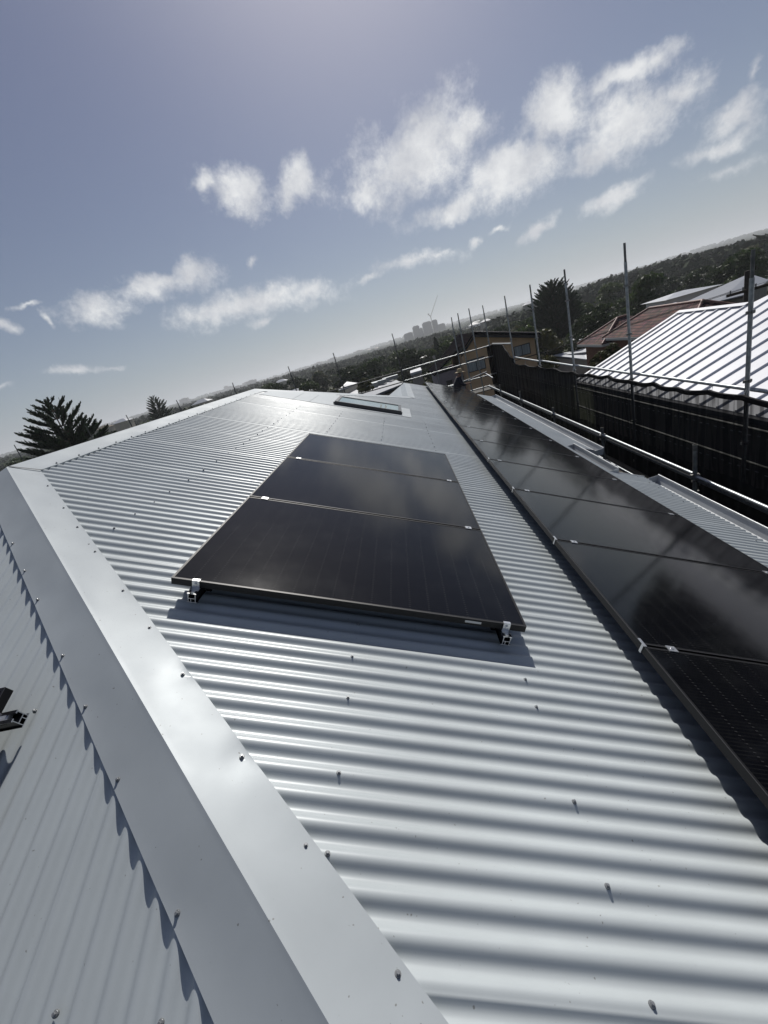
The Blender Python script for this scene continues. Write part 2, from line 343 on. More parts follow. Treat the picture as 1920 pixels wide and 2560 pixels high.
capping('hip_capping',K2,LR0,e2,f2,NN,NB,.19,.19,60,mm='cap',amp=.0008)
capping('ridge_capping',LR0-VV*.05,LR1-VV*.5,UU,W2,NN,NW,.19,.19,50,mm='cap',amp=.0006)
b=MB(); b.slab([K1+NN*.020+VV*.01,P(-1.64,1.315,.0155),P(-1.64,1.329,.0155),K1+NN*.020+VV*.022],NN*.0012)
b.build('mitre_joint',mat('sealant_grey',(.10,.105,.11),.7),house)
# watershed tray between skylight and ridge
b=MB()
b.slab([P(-1.6,6.72,.008),P(-.13,6.72,.008),P(-.13,7.9,.008),P(-.35,8.62,.008),P(-1.55,7.45,.008)],NN*-.003)
b.slab([P(-.13,6.72,.008),P(1.44,6.72,.008),P(1.44,6.86,.008),P(-.13,6.86,.008)],NN*-.003)
b.slab([P(1.24,6.86,.0085),P(1.44,6.86,.0085),P(1.44,7.9,.0085),P(1.24,7.9,.0085)],NN*-.003)
b.slab([P(-.13,7.80,.0085),P(1.24,7.80,.0085),P(1.24,7.9,.0085),P(-.13,7.9,.0085)],NN*-.003)
for u0 in(-.95,-.62): b.slab([P(u0,6.73,.010),P(u0+.012,6.73,.010),P(u0+.012,7.9,.010),P(u0,7.9,.010)],NN*.002)
tray=b.build('skylight_flashing',M['cap'],house)
# skylight
b=MB()
def ubox(b,u0,u1,v0,v1,h0,h1,mi=0): b.box(P((u0+u1)/2,(v0+v1)/2,(h0+h1)/2),UU*((u1-u0)/2),VV*((v1-v0)/2),NN*((h1-h0)/2),mi)
ubox(b,-.13,1.23,6.87,6.93,-.02,.078);ubox(b,-.13,1.23,7.72,7.78,-.02,.078);ubox(b,-.13,-.07,6.93,7.72,-.02,.077);ubox(b,1.17,1.23,6.93,7.72,-.02,.077)
ubox(b,-.15,1.25,6.855,6.872,.02,.06)
sk=b.build('skylight',M['skyframe'],house)
b=MB(); ubox(b,-.07,1.17,6.93,7.72,.055,.066)
gm=mat('skylight_glass',(.30,.38,.38),.06,0,.6,var=.1,scale=3); pane=b.build('glass_pane',gm,sk)
M['refl']=mat('reflection_dark',(.03,.06,.055),.5)  # dark strips laid on the pane stand in for a bracket's reflection
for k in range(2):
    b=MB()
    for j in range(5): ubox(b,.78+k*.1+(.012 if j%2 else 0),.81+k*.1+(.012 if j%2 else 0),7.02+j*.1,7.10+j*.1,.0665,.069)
    b.build('reflected_bracket',M['refl'],sk)
# gutters
def gutter(name,v0,v1,ub,depth=.11,extra=None):
    b=MB(); base=P(ub,0); xo=base.x+.03; z=base.z
    prof=[(xo-.10,z-.06),(xo-.10,z-.125),(xo+.10,z-.125),(xo+.135,z-.02),(xo+.135,z+.0),(xo+.118,z+.004),(xo+.118,z-.004),(xo+.126,z-.02),(xo+.094,z-.118),(xo-.094,z-.118),(xo-.094,z-.06)]
    y0,y1=P(0,v0).y,P(0,v1).y; n=len(prof)
    b.add([(x,y0,zz) for x,zz in prof]+[(x,y1,zz) for x,zz in prof],[(i,(i+1)%n,(i+1)%n+n,i+n) for i in range(n)])
    for yy in(y0,y1): b.slab([(xo-.1,yy,z-.02),(xo-.1,yy,z-.125),(xo+.1,yy,z-.125),(xo+.135,yy,z-.002)],(0,.003,0))
    b.tube((xo+.127,y0,z+.006),(xo+.127,y1,z+.006),.0085,10,1)
    return b.build(name,[M['gutter'],M['lip']],house)
gutter('gutter',-3.6,4.46,4.98); gutter('gutter',6.23,15.4,4.98); gutter('gutter',4.5,6.2,4.38)
# valley/side returns at the recess
for v0 in(4.49,6.19):
    b=MB()
    b.slab([P(4.40,v0,.006),P(4.95,v0,.006),P(4.95,v0,-.14),P(4.40,v0,-.14)],(0,.02,0))
    b.build('barge_flashing',M['gutter'],house)
# screws
def screw_mesh():
    b=MB(); n=10
    def disc(r0,r1,z0,z1,mi,seg=n):
        vs=[(r0*math.cos(2*math.pi*i/seg),r0*math.sin(2*math.pi*i/seg),z0) for i in range(seg)]+[(r1*math.cos(2*math.pi*i/seg),r1*math.sin(2*math.pi*i/seg),z1) for i in range(seg)]
        b.add(vs,[(i,(i+1)%seg,(i+1)%seg+seg,i+seg) for i in range(seg)]+[tuple(range(seg,2*seg))],mi)
    disc(.0095,.0095,-.003,.0025,1,14); disc(.0085,.0075,.0025,.0045,0,14); disc(.0055,.0055,.0045,.0105,0,6); disc(.0055,.0045,.0105,.0115,0,6)
    return b
sb=screw_mesh(); sme=None
def screw(parent,pos,nrm,scale=.8):
    global sme
    if sme is None:
        t=sb.build('screw',[M['screw'],M['washer']]); sme=t.data; bpy.data.objects.remove(t)
    o=bpy.data.objects.new('screw',sme); C.objects.link(o); o.parent=parent
    o.location=Vector(pos)-wl(parent); o.rotation_euler=nrm.to_track_quat('Z','Y').to_euler(); o.scale=(scale,)*3
    return o
spots=[]
for u in(-.65,.12,.905,1.68,2.47,3.25,4.05,4.8):
    k=-14
    while k<196:
        v=PH+k*PITCH
        if v>-1.6 and u_top(v)+.22<u<u_bot(v)-.02 and not(-.2<u<1.3 and 6.6<v<8) and v<6.4: spots.append((u+random.uniform(-.004,.004),v))
        k+=3 if random.random()<.55 else 4
# exact ones that the foreground shows
fg=[(.9,-.232),(.905,-.462),(.907,-.768),(.905,-.997),(1.679,-.232),(1.68,-.384),(1.682,-.768),(1.682,-.997),(1.677,-1.22)]
spots=[s for s in spots if not(s[1]<-.1 and s[0]<1.8)]+fg
def hidden(u,v): return (0<u<1.722 and 0<v<3.5) or (2.26<u<4.0)
vis=[s for s in spots if not hidden(*s)]
vis.sort(key=lambda s:(s[0]-.9)**2+(s[1]+1.7)**2)
for (u,v) in vis[:62]: screw(main,P(u,v,-.0005),NN)
b=MB()
for (u,v) in vis[62:]+[s for s in spots if hidden(*s)]:
    c=P(u,v); q=NN.to_track_quat('Z','Y')
    o=len(b.v)
    for vv in sb.v: b.v.append(tuple(c+q@(Vector(vv)*.75)))
    for f,mi,s_ in zip(sb.f,sb.mi,sb.sm): b.f.append(tuple(i+o for i in f)); b.mi.append(mi); b.sm.append(s_)
tag(b.build('small_screws',[M['screw'],M['washer']],main),kind='stuff')
hc=[o for o in C.objects if o.name.startswith('hip_capping')][0]; rc=[o for o in C.objects if o.name.startswith('ridge_capping')][0]
for (s,x) in rs: screw(hc,K1+hipd*s+dA*x+NN*(.0035),NN)
for (s,x) in ls: screw(hc,K1+hipd*s+dB*x+NE*.004,NE)
for i in range(1,22): screw(rc,K1+VV*(i*.26)+UU*.17+NN*.005,NN)
for (x,s) in((-1.62,1.99),(-1.12,2.75),(-.84,2.78),(-1.38,2.77),(-1.9,2.78)): screw(endf,E(x,s,0),NE)
# ---------------------------------------------------------------- solar panels and rails
PW,PL=1.722,1.134
def uvbox(ob,O,a,b_,la,lb):
    me=ob.data; uv=me.uv_layers.new(name='UVMap')
    for lp in me.loops:
        p=me.vertices[lp.vertex_index].co-O; uv.data[lp.index].uv=(p.dot(a)/la,p.dot(b_)/lb)
def panel(O,ax,ay,n,label,group,lw=PW,ll=PL,sticker=False):
    """O near-left corner at the top of the frame"""
    t=empty('solar_panel',O,label,'solar panel',group)
    b=MB(); fw=.011
    def bx(x0,x1,y0,y1,z0,z1,mi=0): b.box(ax*((x0+x1)/2)+ay*((y0+y1)/2)+n*((z0+z1)/2),ax*((x1-x0)/2),ay*((y1-y0)/2),n*((z1-z0)/2),mi)
    bx(0,lw,0,fw,-.035,0);bx(0,lw,ll-fw,ll,-.035,0);bx(0,fw,fw,ll-fw,-.035,0);bx(lw-fw,lw,fw,ll-fw,-.035,0)
    bx(.0006,lw-.0006,-.0004,.0012,-.0014,.0004,1); bx(.0006,lw-.0006,ll-.0012,ll+.0004,-.0014,.0004,1); bx(-.0004,.0012,.0014,ll-.0014,-.0014,.0004,1); bx(lw-.0012,lw+.0004,.0014,ll-.0014,-.0014,.0004,1)
    fr=b.build('frame',[M['frame'],M['frame_edge']]); fr.parent=t
    b=MB(); g0=fw+.0002
    pts=[ax*g0+ay*g0,ax*(lw-g0)+ay*g0,ax*(lw-g0)+ay*(ll-g0),ax*g0+ay*(ll-g0)]
    b.slab([p-n*.0015 for p in pts],n*-.005)
    gl=b.build('glass',M['pv']); uvbox(gl,Vector((0,0,0)),ax,ay,lw,ll); gl.parent=t
    if sticker:
        b=MB(); b.box(ax*(1.46)+ay*-.0012-n*.017,ax*.04,ay*.0008,n*.006); b.build('sticker',M['label']).parent=t
    return t
def copy_tree(o,parent=None):
    c=o.copy(); C.objects.link(c)
    if parent: c.parent=parent
    for ch in o.children: copy_tree(ch,c)
    return c
gA='three black panels in the middle of the roof'
LA=['nearest of the three panels on the middle of the roof, sticker on its front edge','black solar panel in the middle of the row of three','black solar panel at the far end of the row of three']
for k in range(3): panel(P(0,k*(PL+.02),.12),UU,VV,NN,LA[k],gA,sticker=(k==0))
ordn=['nearest','second nearest','third nearest','fourth nearest','fifth nearest','sixth nearest','seventh nearest','eighth nearest','ninth nearest','tenth nearest','eleventh nearest','twelfth nearest','thirteenth nearest','fourteenth nearest','farthest']
pb=None; UB=(UU*PW-NN*.024).normalized(); NB2=UB.cross(VV).normalized(); NB2=NB2 if NB2.z>0 else -NB2
for i,k in enumerate(range(-2,13)):
    O=P(2.25,-.066+k*(PL+.02),.158); lb='%s black solar panel of the long row beside the gutter'%ordn[i]
    if pb is None: pb=panel(O,UB,VV,NB2,lb,'long row of black panels beside the gutter')
    else:
        c=copy_tree(pb); c.location=O; c['label']=lb
def rail_mesh(b,A,B_,side,n,w_=.036,hh=.045):
    """aluminium mounting rail: U channel over a box; ends show bare metal"""
    A,B_=Vector(A),Vector(B_); d=(B_-A).normalized(); L_=(B_-A).length
    t=.0028; hw=w_/2
    def bar(x0,x1,z0,z1):
        c=(A+B_)/2+side*((x0+x1)/2)+n*((z0+z1)/2)
        b.box(c,side*((x1-x0)/2),d*(L_/2),n*((z1-z0)/2),0)
        for q,sg in((A,-1),(B_,1)):
            b.box(q+side*((x0+x1)/2)+n*((z0+z1)/2)+d*(sg*.0006),side*((x1-x0)/2),d*.0006,n*((z1-z0)/2),1)
    bar(-hw,-hw+t,t,hh); bar(hw-t,hw,t,hh); bar(-hw-.006,hw+.006,0,t); bar(-hw+t,hw-t,.020,.020+t); bar(-hw-.003,-hw+t+.006,hh,hh+t*1.6); bar(hw-t-.006,hw+.003,hh,hh+t*1.6); bar(-.006,-.006+t,t,.02)
def rail(A,B_,side,n,label,group):
    t=empty('mounting_rail',A,label,'mounting rail',group); b=MB(); rail_mesh(b,A,B_,side,n); b.build('rail_bar',[M['black_al'],M['alu']],t)
    return t
def foot(par,pos,side,d,n):
    b=MB(); b.box(pos+n*.0115,side*.03,d*.02,n*.0115); b.box(pos+n*.03+side*.024,side*.003,d*.02,n*.022); b.build('foot_bracket',M['black_al'],par)
def mid_clamp(par,pos,side,d,n):
    b=MB(); b.box(pos+n*.0025,side*.022,d*.019,n*.002); b.tube(pos+n*.0045,pos+n*.009,.0065,6); b.box(pos-n*.02,side*.012,d*.007,n*.021); b.build('mid_clamp',M['alu'],par)
def end_clamp(par,pos,side,d,n):
    "d points away from the panel"
    b=MB(); b.box(pos+n*.0025-d*.004,side*.017,d*.008,n*.002); b.box(pos+d*.0035-n*.018,side*.017,d*.002,n*.021); b.box(pos+d*.016-n*.037,side*.021,d*.012,n*.002); b.tube(pos+d*.005-n*.014,pos+d*.013-n*.014,.0075,8,0); b.box(pos+d*.018-n*.047,side*.018,d*.016,n*.008); b.build('end_clamp',M['alu'],par)
for u0,nm in((.118,'left'),(1.625,'right')):
    r=rail(P(u0,-.05,.033),P(u0,3.5,.033),UU,NN,'mounting rail poking out under the %s end of the nearest panel of the three'%nm,'rails under the three middle panels')
    end_clamp(r,P(u0,0,.12),UU,-VV,NN)
    for k in(1,2): mid_clamp(r,P(u0,k*(PL+.02)-.01,.12),UU,VV,NN)
    for k in range(5): foot(r,P(u0,.12+k*.78,0),UU,VV,NN)
for u0,nm in((2.39,'upper'),(3.87,'lower')):
    hb=.158-(u0-2.25)*.0139; r=rail(P(u0,-2.5,hb-.087),P(u0,15.0,hb-.087),UU,NN,'%s mounting rail under the long row of panels beside the gutter'%nm,'rails under the long row')
    for k in range(-1,13): mid_clamp(r,P(u0,-.076+k*(PL+.02),hb),UU,VV,NN)
    if nm=='upper':
        for k in range(-1,4):
            b=MB(); q=P(2.25,-.076+k*(PL+.02),.158); b.box(q-UU*.002-NN*.018,UU*.0012,VV*.008,NN*.022); b.box(q+UU*.004+NN*.003+VV*.016,UU*.006,VV*.03,NN*.0015); b.build('corner_clip',M['alu'],r)
# panel just inside the left edge of the view, on the end face
q=E(-1.66,(K1.y-1.19)/CT,.12)
panel(q-Vector((PW,0,0)),Vector((1,0,0)),SS,NE,'black solar panel cut off by the left edge, on the shaded end slope','panels on the end slope')
s0=(K1.y-1.19)/CT+.10
r=rail(E(-1.595,s0,.036),E(-3.6,s0,.036),SS,NE,'short rail end with clamp at the left edge of the view','rails on the end slope')
end_clamp(r,E(-1.66,s0,.12),SS,Vector((1,0,0)),NE)
for k in range(2): foot(r,E(-1.9-k*.9,s0,0),SS,Vector((1,0,0)),NE)
# ---------------------------------------------------------------- scaffold
ZR=-3.2
def tube_thing(name,a,b_,r,m,label,cat,group,extra=None,parts=None):
    a,b_=Vector(a),Vector(b_); t=empty(name,a,label,cat,group); b=MB(); b.tube(a,b_,r*1.28,14); b.build('tube',m,t)
    for (pn,fn,mm) in(parts or []):
        q=MB(); fn(q); q.build(pn,mm,t)
    return t
GS='scaffold uprights'
def standard(x,y,ztop,label,spigot=True,m='galv',r=.0242,lean=0,zb=-BASE,group=GS,rings=None):
    r*=1.28; t=empty('scaffold_upright',(x,y,zb),label,'scaffold pole',group); b=MB(); zt=ztop-.36 if spigot else ztop
    b.tube((x,y,zb),(x+lean*.6,y,zt),r,14); b.build('tube',M[m],t)
    if spigot: b=MB(); b.tube((x+lean*.6,y,zt-.02),(x+lean,y,ztop),r*.78,12); b.build('spigot',M['galv_dark'],t)
    z=ztop-.82
    for k in range(rings or 4):
        b=MB(); zz=z-k*1.0
        if zz<zb: break
        xx=x+lean*.6
        for (dx,dy) in((1,0),(-1,0),(0,1),(0,-1)):
            b.box((xx+dx*.045,y+dy*.045,zz),(.014 if dx else .016,0,0),(0,.014 if dy else .016,0),(0,0,.021))
        b.tube((xx,y,zz-.014),(xx,y,zz+.014),.036,12); b.build('pressing',M['coupler'],t)
    return t
XO=5.15
ol={3.6:'galvanised upright of the outer scaffold row just outside the right edge',6.88:'thick galvanised upright in front of the white ribbed roof at the right edge',10.3:'tall galvanised upright in front of the left part of the white ribbed roof',13.62:'galvanised upright just right of the dark pine',16.85:'galvanised upright just left of the dark pine',20.5:'galvanised upright standing in front of the yellow house at the end of the black mesh'}
for y,l in ol.items(): standard(XO,y,-.13 if y==6.88 else .64,l,r=.0242,rings=5)
bk=[(5.0,24.5,.63,'thin upright behind the yellow house peak, right of two taller ones'),(3.98,22.9,.63,'upright crossing the left window of the yellow house'),(3.36,22.7,.56,'upright directly behind the man in the straw hat'),(3.24,24.5,.5,'shorter upright left of the man, beside a taller one'),
    (.07,24.5,.57,'dark upright standing at the far end of the lower ridge, below the distant towers'),(-3.33,24.5,.48,'upright above the skylight against dark trees'),(-5.96,24.5,.47,'upright left of the skylight against dark trees'),(-9.4,24.5,.48,'upright just left of the far roof corner'),
    (-12.85,24.5,.44,'thick dark upright left of the long ridge, right of its neighbour'),(-13.75,24.5,.40,'dark upright beside the small pine'),(-16.1,24.5,.44,'leaning upright between the two pines'),(-18.8,24.5,.5,'upright in front of the big pine'),(-23.7,24.5,.62,'upright at the left edge beyond the ridge corner')]
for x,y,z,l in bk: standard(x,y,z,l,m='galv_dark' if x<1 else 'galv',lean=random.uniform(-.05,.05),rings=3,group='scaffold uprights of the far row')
for y,zt,l in((6.6,-2.66,'short upright with a clamp beside the near gutter'),(9.83,-3.0,'short upright clamped under the handrail, above the gutter end'),(13.05,-2.98,'short upright clamped to the handrail, second from the gutter end'),(16.6,-2.85,'short upright with a flat top by the dark mesh'),(19.9,-2.9,'short upright near the far corner of the handrail'),(3.3,-2.66,'short upright outside the right edge')):
    t=standard(4.2,y,zt,l,spigot=False,m='galv',group='short uprights along the eave',rings=0)
    b=MB(); b.tube((4.2,y,zt-.1),(4.2,y,zt+.0),.034,12)
    b.build('collar',M['coupler'],t)
    b=MB(); z=ZR+.0
    for (dx,dy,dz) in((.045,.01,.0),(-.045,.01,.0),(0,.05,.0),(0,-.05,.0)): b.box((4.2+dx,y+dy,z+dz),(.02,0,0),(0,.018,0),(0,0,.035))
    b.box((4.2+.03,y-.06,z-.05),(.006,0,0),(0,.01,0),(0,0,.10)); b.box((4.2-.05,y-.04,z-.06),(.03,0,0),(0,.012,0),(0,0,.012)); b.build('clamp',M['coupler'],t)
G2='handrail tubes along the eave'
tube_thing('scaffold_tube',(4.2,2.0,ZR),(4.2,6.55,ZR),.0242,M['galv'],'bright handrail tube nearest the right edge, beside the near gutter','scaffold tube',G2)
tube_thing('scaffold_tube',(4.2,6.65,ZR+.03),(4.2,22.3,ZR+.02),.0242,M['galv'],'long bright handrail tube running away beside the eave','scaffold tube',G2)
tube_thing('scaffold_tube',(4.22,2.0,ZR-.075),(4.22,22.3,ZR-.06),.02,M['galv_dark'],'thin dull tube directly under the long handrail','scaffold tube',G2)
tube_thing('scaffold_tube',(4.2,5.6,-3.8),(4.2,22.3,-3.78),.0242,M['galv'],'lower tube seen through the gap between the two gutters','scaffold tube',G2)
G3='tubes behind the black mesh'
XT=XO+.0
ys=[2.6,6.84,10.26,13.58,16.81,20.46]
lt=['top mesh tube at the right edge before the white roof','top mesh tube below the white ribbed roof','top mesh tube below the left end of the white roof','top mesh tube below the pine','top mesh tube below the right window of the yellow house']
for i in range(5):
    z0=-2.08 if i<3 else -1.98
    tube_thing('scaffold_tube',(XT,ys[i]+.05,-2.09+.02*i),(XT,ys[i+1]-.05,-2.07+.03*i),.0242,M['galv'],lt[i],'scaffold tube','top tubes of the black mesh')
tube_thing('scaffold_tube',(XT,20.6,-1.36),(XT,24.5,-1.36),.0242,M['galv'],'short raised tube at the far top corner of the mesh','scaffold tube','top tubes of the black mesh')
for z,l in((-2.72,'upper'),(-3.3,'second'),(-3.95,'third'),(-4.7,'lowest')):
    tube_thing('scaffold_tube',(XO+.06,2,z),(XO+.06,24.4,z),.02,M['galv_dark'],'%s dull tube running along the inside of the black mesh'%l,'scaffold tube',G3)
for i,(z,l,x1) in enumerate(((-1.41,'top guard rail along the far end',5.1),(-1.98,'middle guard rail along the far end',5.1),(-2.9,'lower guard rail along the far end behind the man',5.1))):
    tube_thing('scaffold_tube',(.1,24.42,z),(x1,24.42,z),.0242,M['galv'],l+', right of the dark upright','scaffold tube','far guard rails')
    if i<2: tube_thing('scaffold_tube',(-26,24.42,z),(.02,24.42,z-.02),.024,M['galv_dark'],l+', left of the dark upright','scaffold tube','far guard rails')
tube_thing('scaffold_tube',(3.0,22.3,-3.17),(4.25,22.3,-3.17),.0242,M['galv'],'short cross tube at the far corner of the long handrail','scaffold tube','cross tubes at the far corner')
tube_thing('scaffold_tube',(1.2,19.9,-2.52),(4.15,22.1,-2.45),.0242,M['galv'],'cross tube in front of the man at the height of his hands','scaffold tube','cross tubes at the far corner')
tube_thing('scaffold_tube',(4.1,20.6,-2.62),(4.1,22.4,-2.50),.0242,M['galv'],'short tube end by the edge of the black mesh','scaffold tube','cross tubes at the far corner')
tube_thing('scaffold_tube',(1.95,24.4,-3.6),(1.95,24.4,-1.41),.02,M['galv'],'short post holding the far guard rail','scaffold tube','posts of the far guard rail')
# decks
def deck(x0,x1,y0,y1,z,along,label):
    t=empty('scaffold_deck',((x0+x1)/2,(y0+y1)/2,z),label,'scaffold deck','scaffold decks'); n=4
    for i in range(n):
        b=MB()
        if along=='y': a=x0+(x1-x0)*i/n; b.abox(a+.006,a+(x1-x0)/n-.006,y0,y1,z-.04,z)
        else: a=y0+(y1-y0)*i/n; b.abox(x0,x1,a+.006,a+(y1-y0)/n-.006,z-.04,z)
        b.build('plank',M['plank'],t)
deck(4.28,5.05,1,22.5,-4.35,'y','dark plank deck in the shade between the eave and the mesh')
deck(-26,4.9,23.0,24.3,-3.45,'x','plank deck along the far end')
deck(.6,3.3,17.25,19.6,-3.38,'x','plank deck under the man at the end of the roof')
# black mesh
def mesh_mat():
    m=bpy.data.materials.new('black_shade_mesh'); m.use_nodes=True; nt=m.node_tree; N=nt.nodes; L=nt.links; p=N['Principled BSDF']; out=N['Material Output']
    p.inputs['Base Color'].default_value=(.010,.011,.013,1); p.inputs['Roughness'].default_value=.75; p.inputs['Specular IOR Level'].default_value=.15
    tr=N.new('ShaderNodeBsdfTransparent'); mx=N.new('ShaderNodeMixShader'); tc=N.new('ShaderNodeTexCoord'); sep=N.new('ShaderNodeSeparateXYZ'); L.new(tc.outputs['Object'],sep.inputs[0])
    wv=N.new('ShaderNodeTexNoise'); wv.noise_dimensions='2D'; wv.inputs['Scale'].default_value=1.0; wv.inputs['Detail'].default_value=2
    mp=N.new('ShaderNodeMapping'); mp.inputs['Scale'].default_value=(1,9.5,.0); L.new(tc.outputs['Object'],mp.inputs[0])
    cm=N.new('ShaderNodeCombineXYZ'); s2=N.new('ShaderNodeSeparateXYZ'); L.new(mp.outputs[0],s2.inputs[0])
    z=N.new('ShaderNodeMath'); z.operation='MULTIPLY'; z.inputs[1].default_value=.8; L.new(sep.outputs['Z'],z.inputs[0]); L.new(s2.outputs['Y'],cm.inputs[0]); L.new(z.outputs[0],cm.inputs[1]); L.new(cm.outputs[0],wv.inputs['Vector'])
    r=N.new('ShaderNodeMapRange'); r.inputs[1].default_value=.42; r.inputs[2].default_value=.56; r.inputs[3].default_value=.09; r.inputs[4].default_value=.22; L.new(wv.outputs['Fac'],r.inputs[0])
    # the doubled lower cloth lets almost nothing through
    zz=N.new('ShaderNodeMapRange'); zz.inputs[1].default_value=-3.62; zz.inputs[2].default_value=-3.60; zz.inputs[3].default_value=.28; zz.inputs[4].default_value=1; L.new(sep.outputs['Z'],zz.inputs[0])
    mm=N.new('ShaderNodeMath'); mm.operation='MULTIPLY'; L.new(r.outputs[0],mm.inputs[0]); L.new(zz.outputs[0],mm.inputs[1])
    yy=N.new('ShaderNodeMapRange'); yy.inputs[1].default_value=13.55; yy.inputs[2].default_value=13.6; yy.inputs[3].default_value=1; yy.inputs[4].default_value=.3; L.new(sep.outputs['Y'],yy.inputs[0])
    m3=N.new('ShaderNodeMath'); m3.operation='MULTIPLY'; L.new(mm.outputs[0],m3.inputs[0]); L.new(yy.outputs[0],m3.inputs[1])
    L.new(m3.outputs[0],mx.inputs[0]); L.new(p.outputs[0],mx.inputs[1]); L.new(tr.outputs[0],mx.inputs[2]); L.new(mx.outputs[0],out.inputs[0])
    return m
MM=mesh_mat(); hem=mat('mesh_hem',(.010,.010,.012),.8,0,.2)
def mesh_cloth():
    t=empty('shade_mesh',(XO,12,-BASE),'long black debris netting hung on the outer scaffold beside the white ribbed roof','netting')
    ties=[2.6,4.0,5.2,6.0,6.84,7.6,8.5,9.3,10.26,11.3,12.4,13.58,15.2,16.81,18.6,20.4]; nz=26
    def ztop(y):
        if y>20.4: return -2.05+min(1,(y-20.4)/1.6)*.66
        for a,b_ in zip(ties[:-1],ties[1:]):
            if a<=y<=b_:
                q=(y-a)/(b_-a); return -2.14-.045*math.sin(math.pi*q)*min(1.4,(b_-a))-.05*((1-q)*math.sin(a*5)**2+q*math.sin(b_*5)**2)
        return -2.15
    ys_=np.linspace(2.0,24.4,680); V=[]
    for y in ys_:
        zt=ztop(y)
        for k in range(nz):
            q=k/(nz-1); z=zt+(-BASE+.2-zt)*q
            V.append((XO-.065+.03*math.sin(y*9+2*math.sin(y*1.3))*q**.3+.012*math.sin(y*23+z*2)+.02*math.sin(y*2.1+z*1.7),y,z))
    grid_mesh('cloth',np.array(V),len(ys_),nz,MM,t)
    Vh=[]
    for y in ys_:
        zt=ztop(y)
        for (dx,dz) in((-.10,.012),(-.10,-.07),(-.06,-.07),(-.06,.012),(-.10,.012)): Vh.append((XO+dx+.012*math.sin(y*9),y,zt+dz))
    grid_mesh('hem',np.array(Vh),len(ys_),5,hem,t)
    b=MB()
    for z in(-2.74,-3.32):
        for k in range(120):
            y=2.2+k*.185; b.box((XO-.12,y,z+.012+.008*math.sin(k*3.1)),(.005,0,0),(0,.03,0),(0,0,.006))
    b.build('seam_lacing',mat('lacing',(.07,.07,.07),.8),t)
    b=MB()
    for y in ties[:-1]:
        for dy in(-.04,.03): b.tube((XO-.075,y+dy,ztop(min(y,20.3))-.03),(XO-.02,y+dy*.3,-2.05),.0035,5)
    b.build('tie',mat('tie_white',(.5,.5,.5),.6),t)
    # return of the cloth round the far corner
    V=[]
    for i in range(40):
        x=XO+.05-i*.01
        for k in range(nz):
            q=k/(nz-1); V.append((x,24.45+.03*math.sin(i*.7+q*6),-1.4+(-BASE+1.6)*q))
    grid_mesh('cloth_return',np.array(V),40,nz,MM,t)
mesh_cloth()
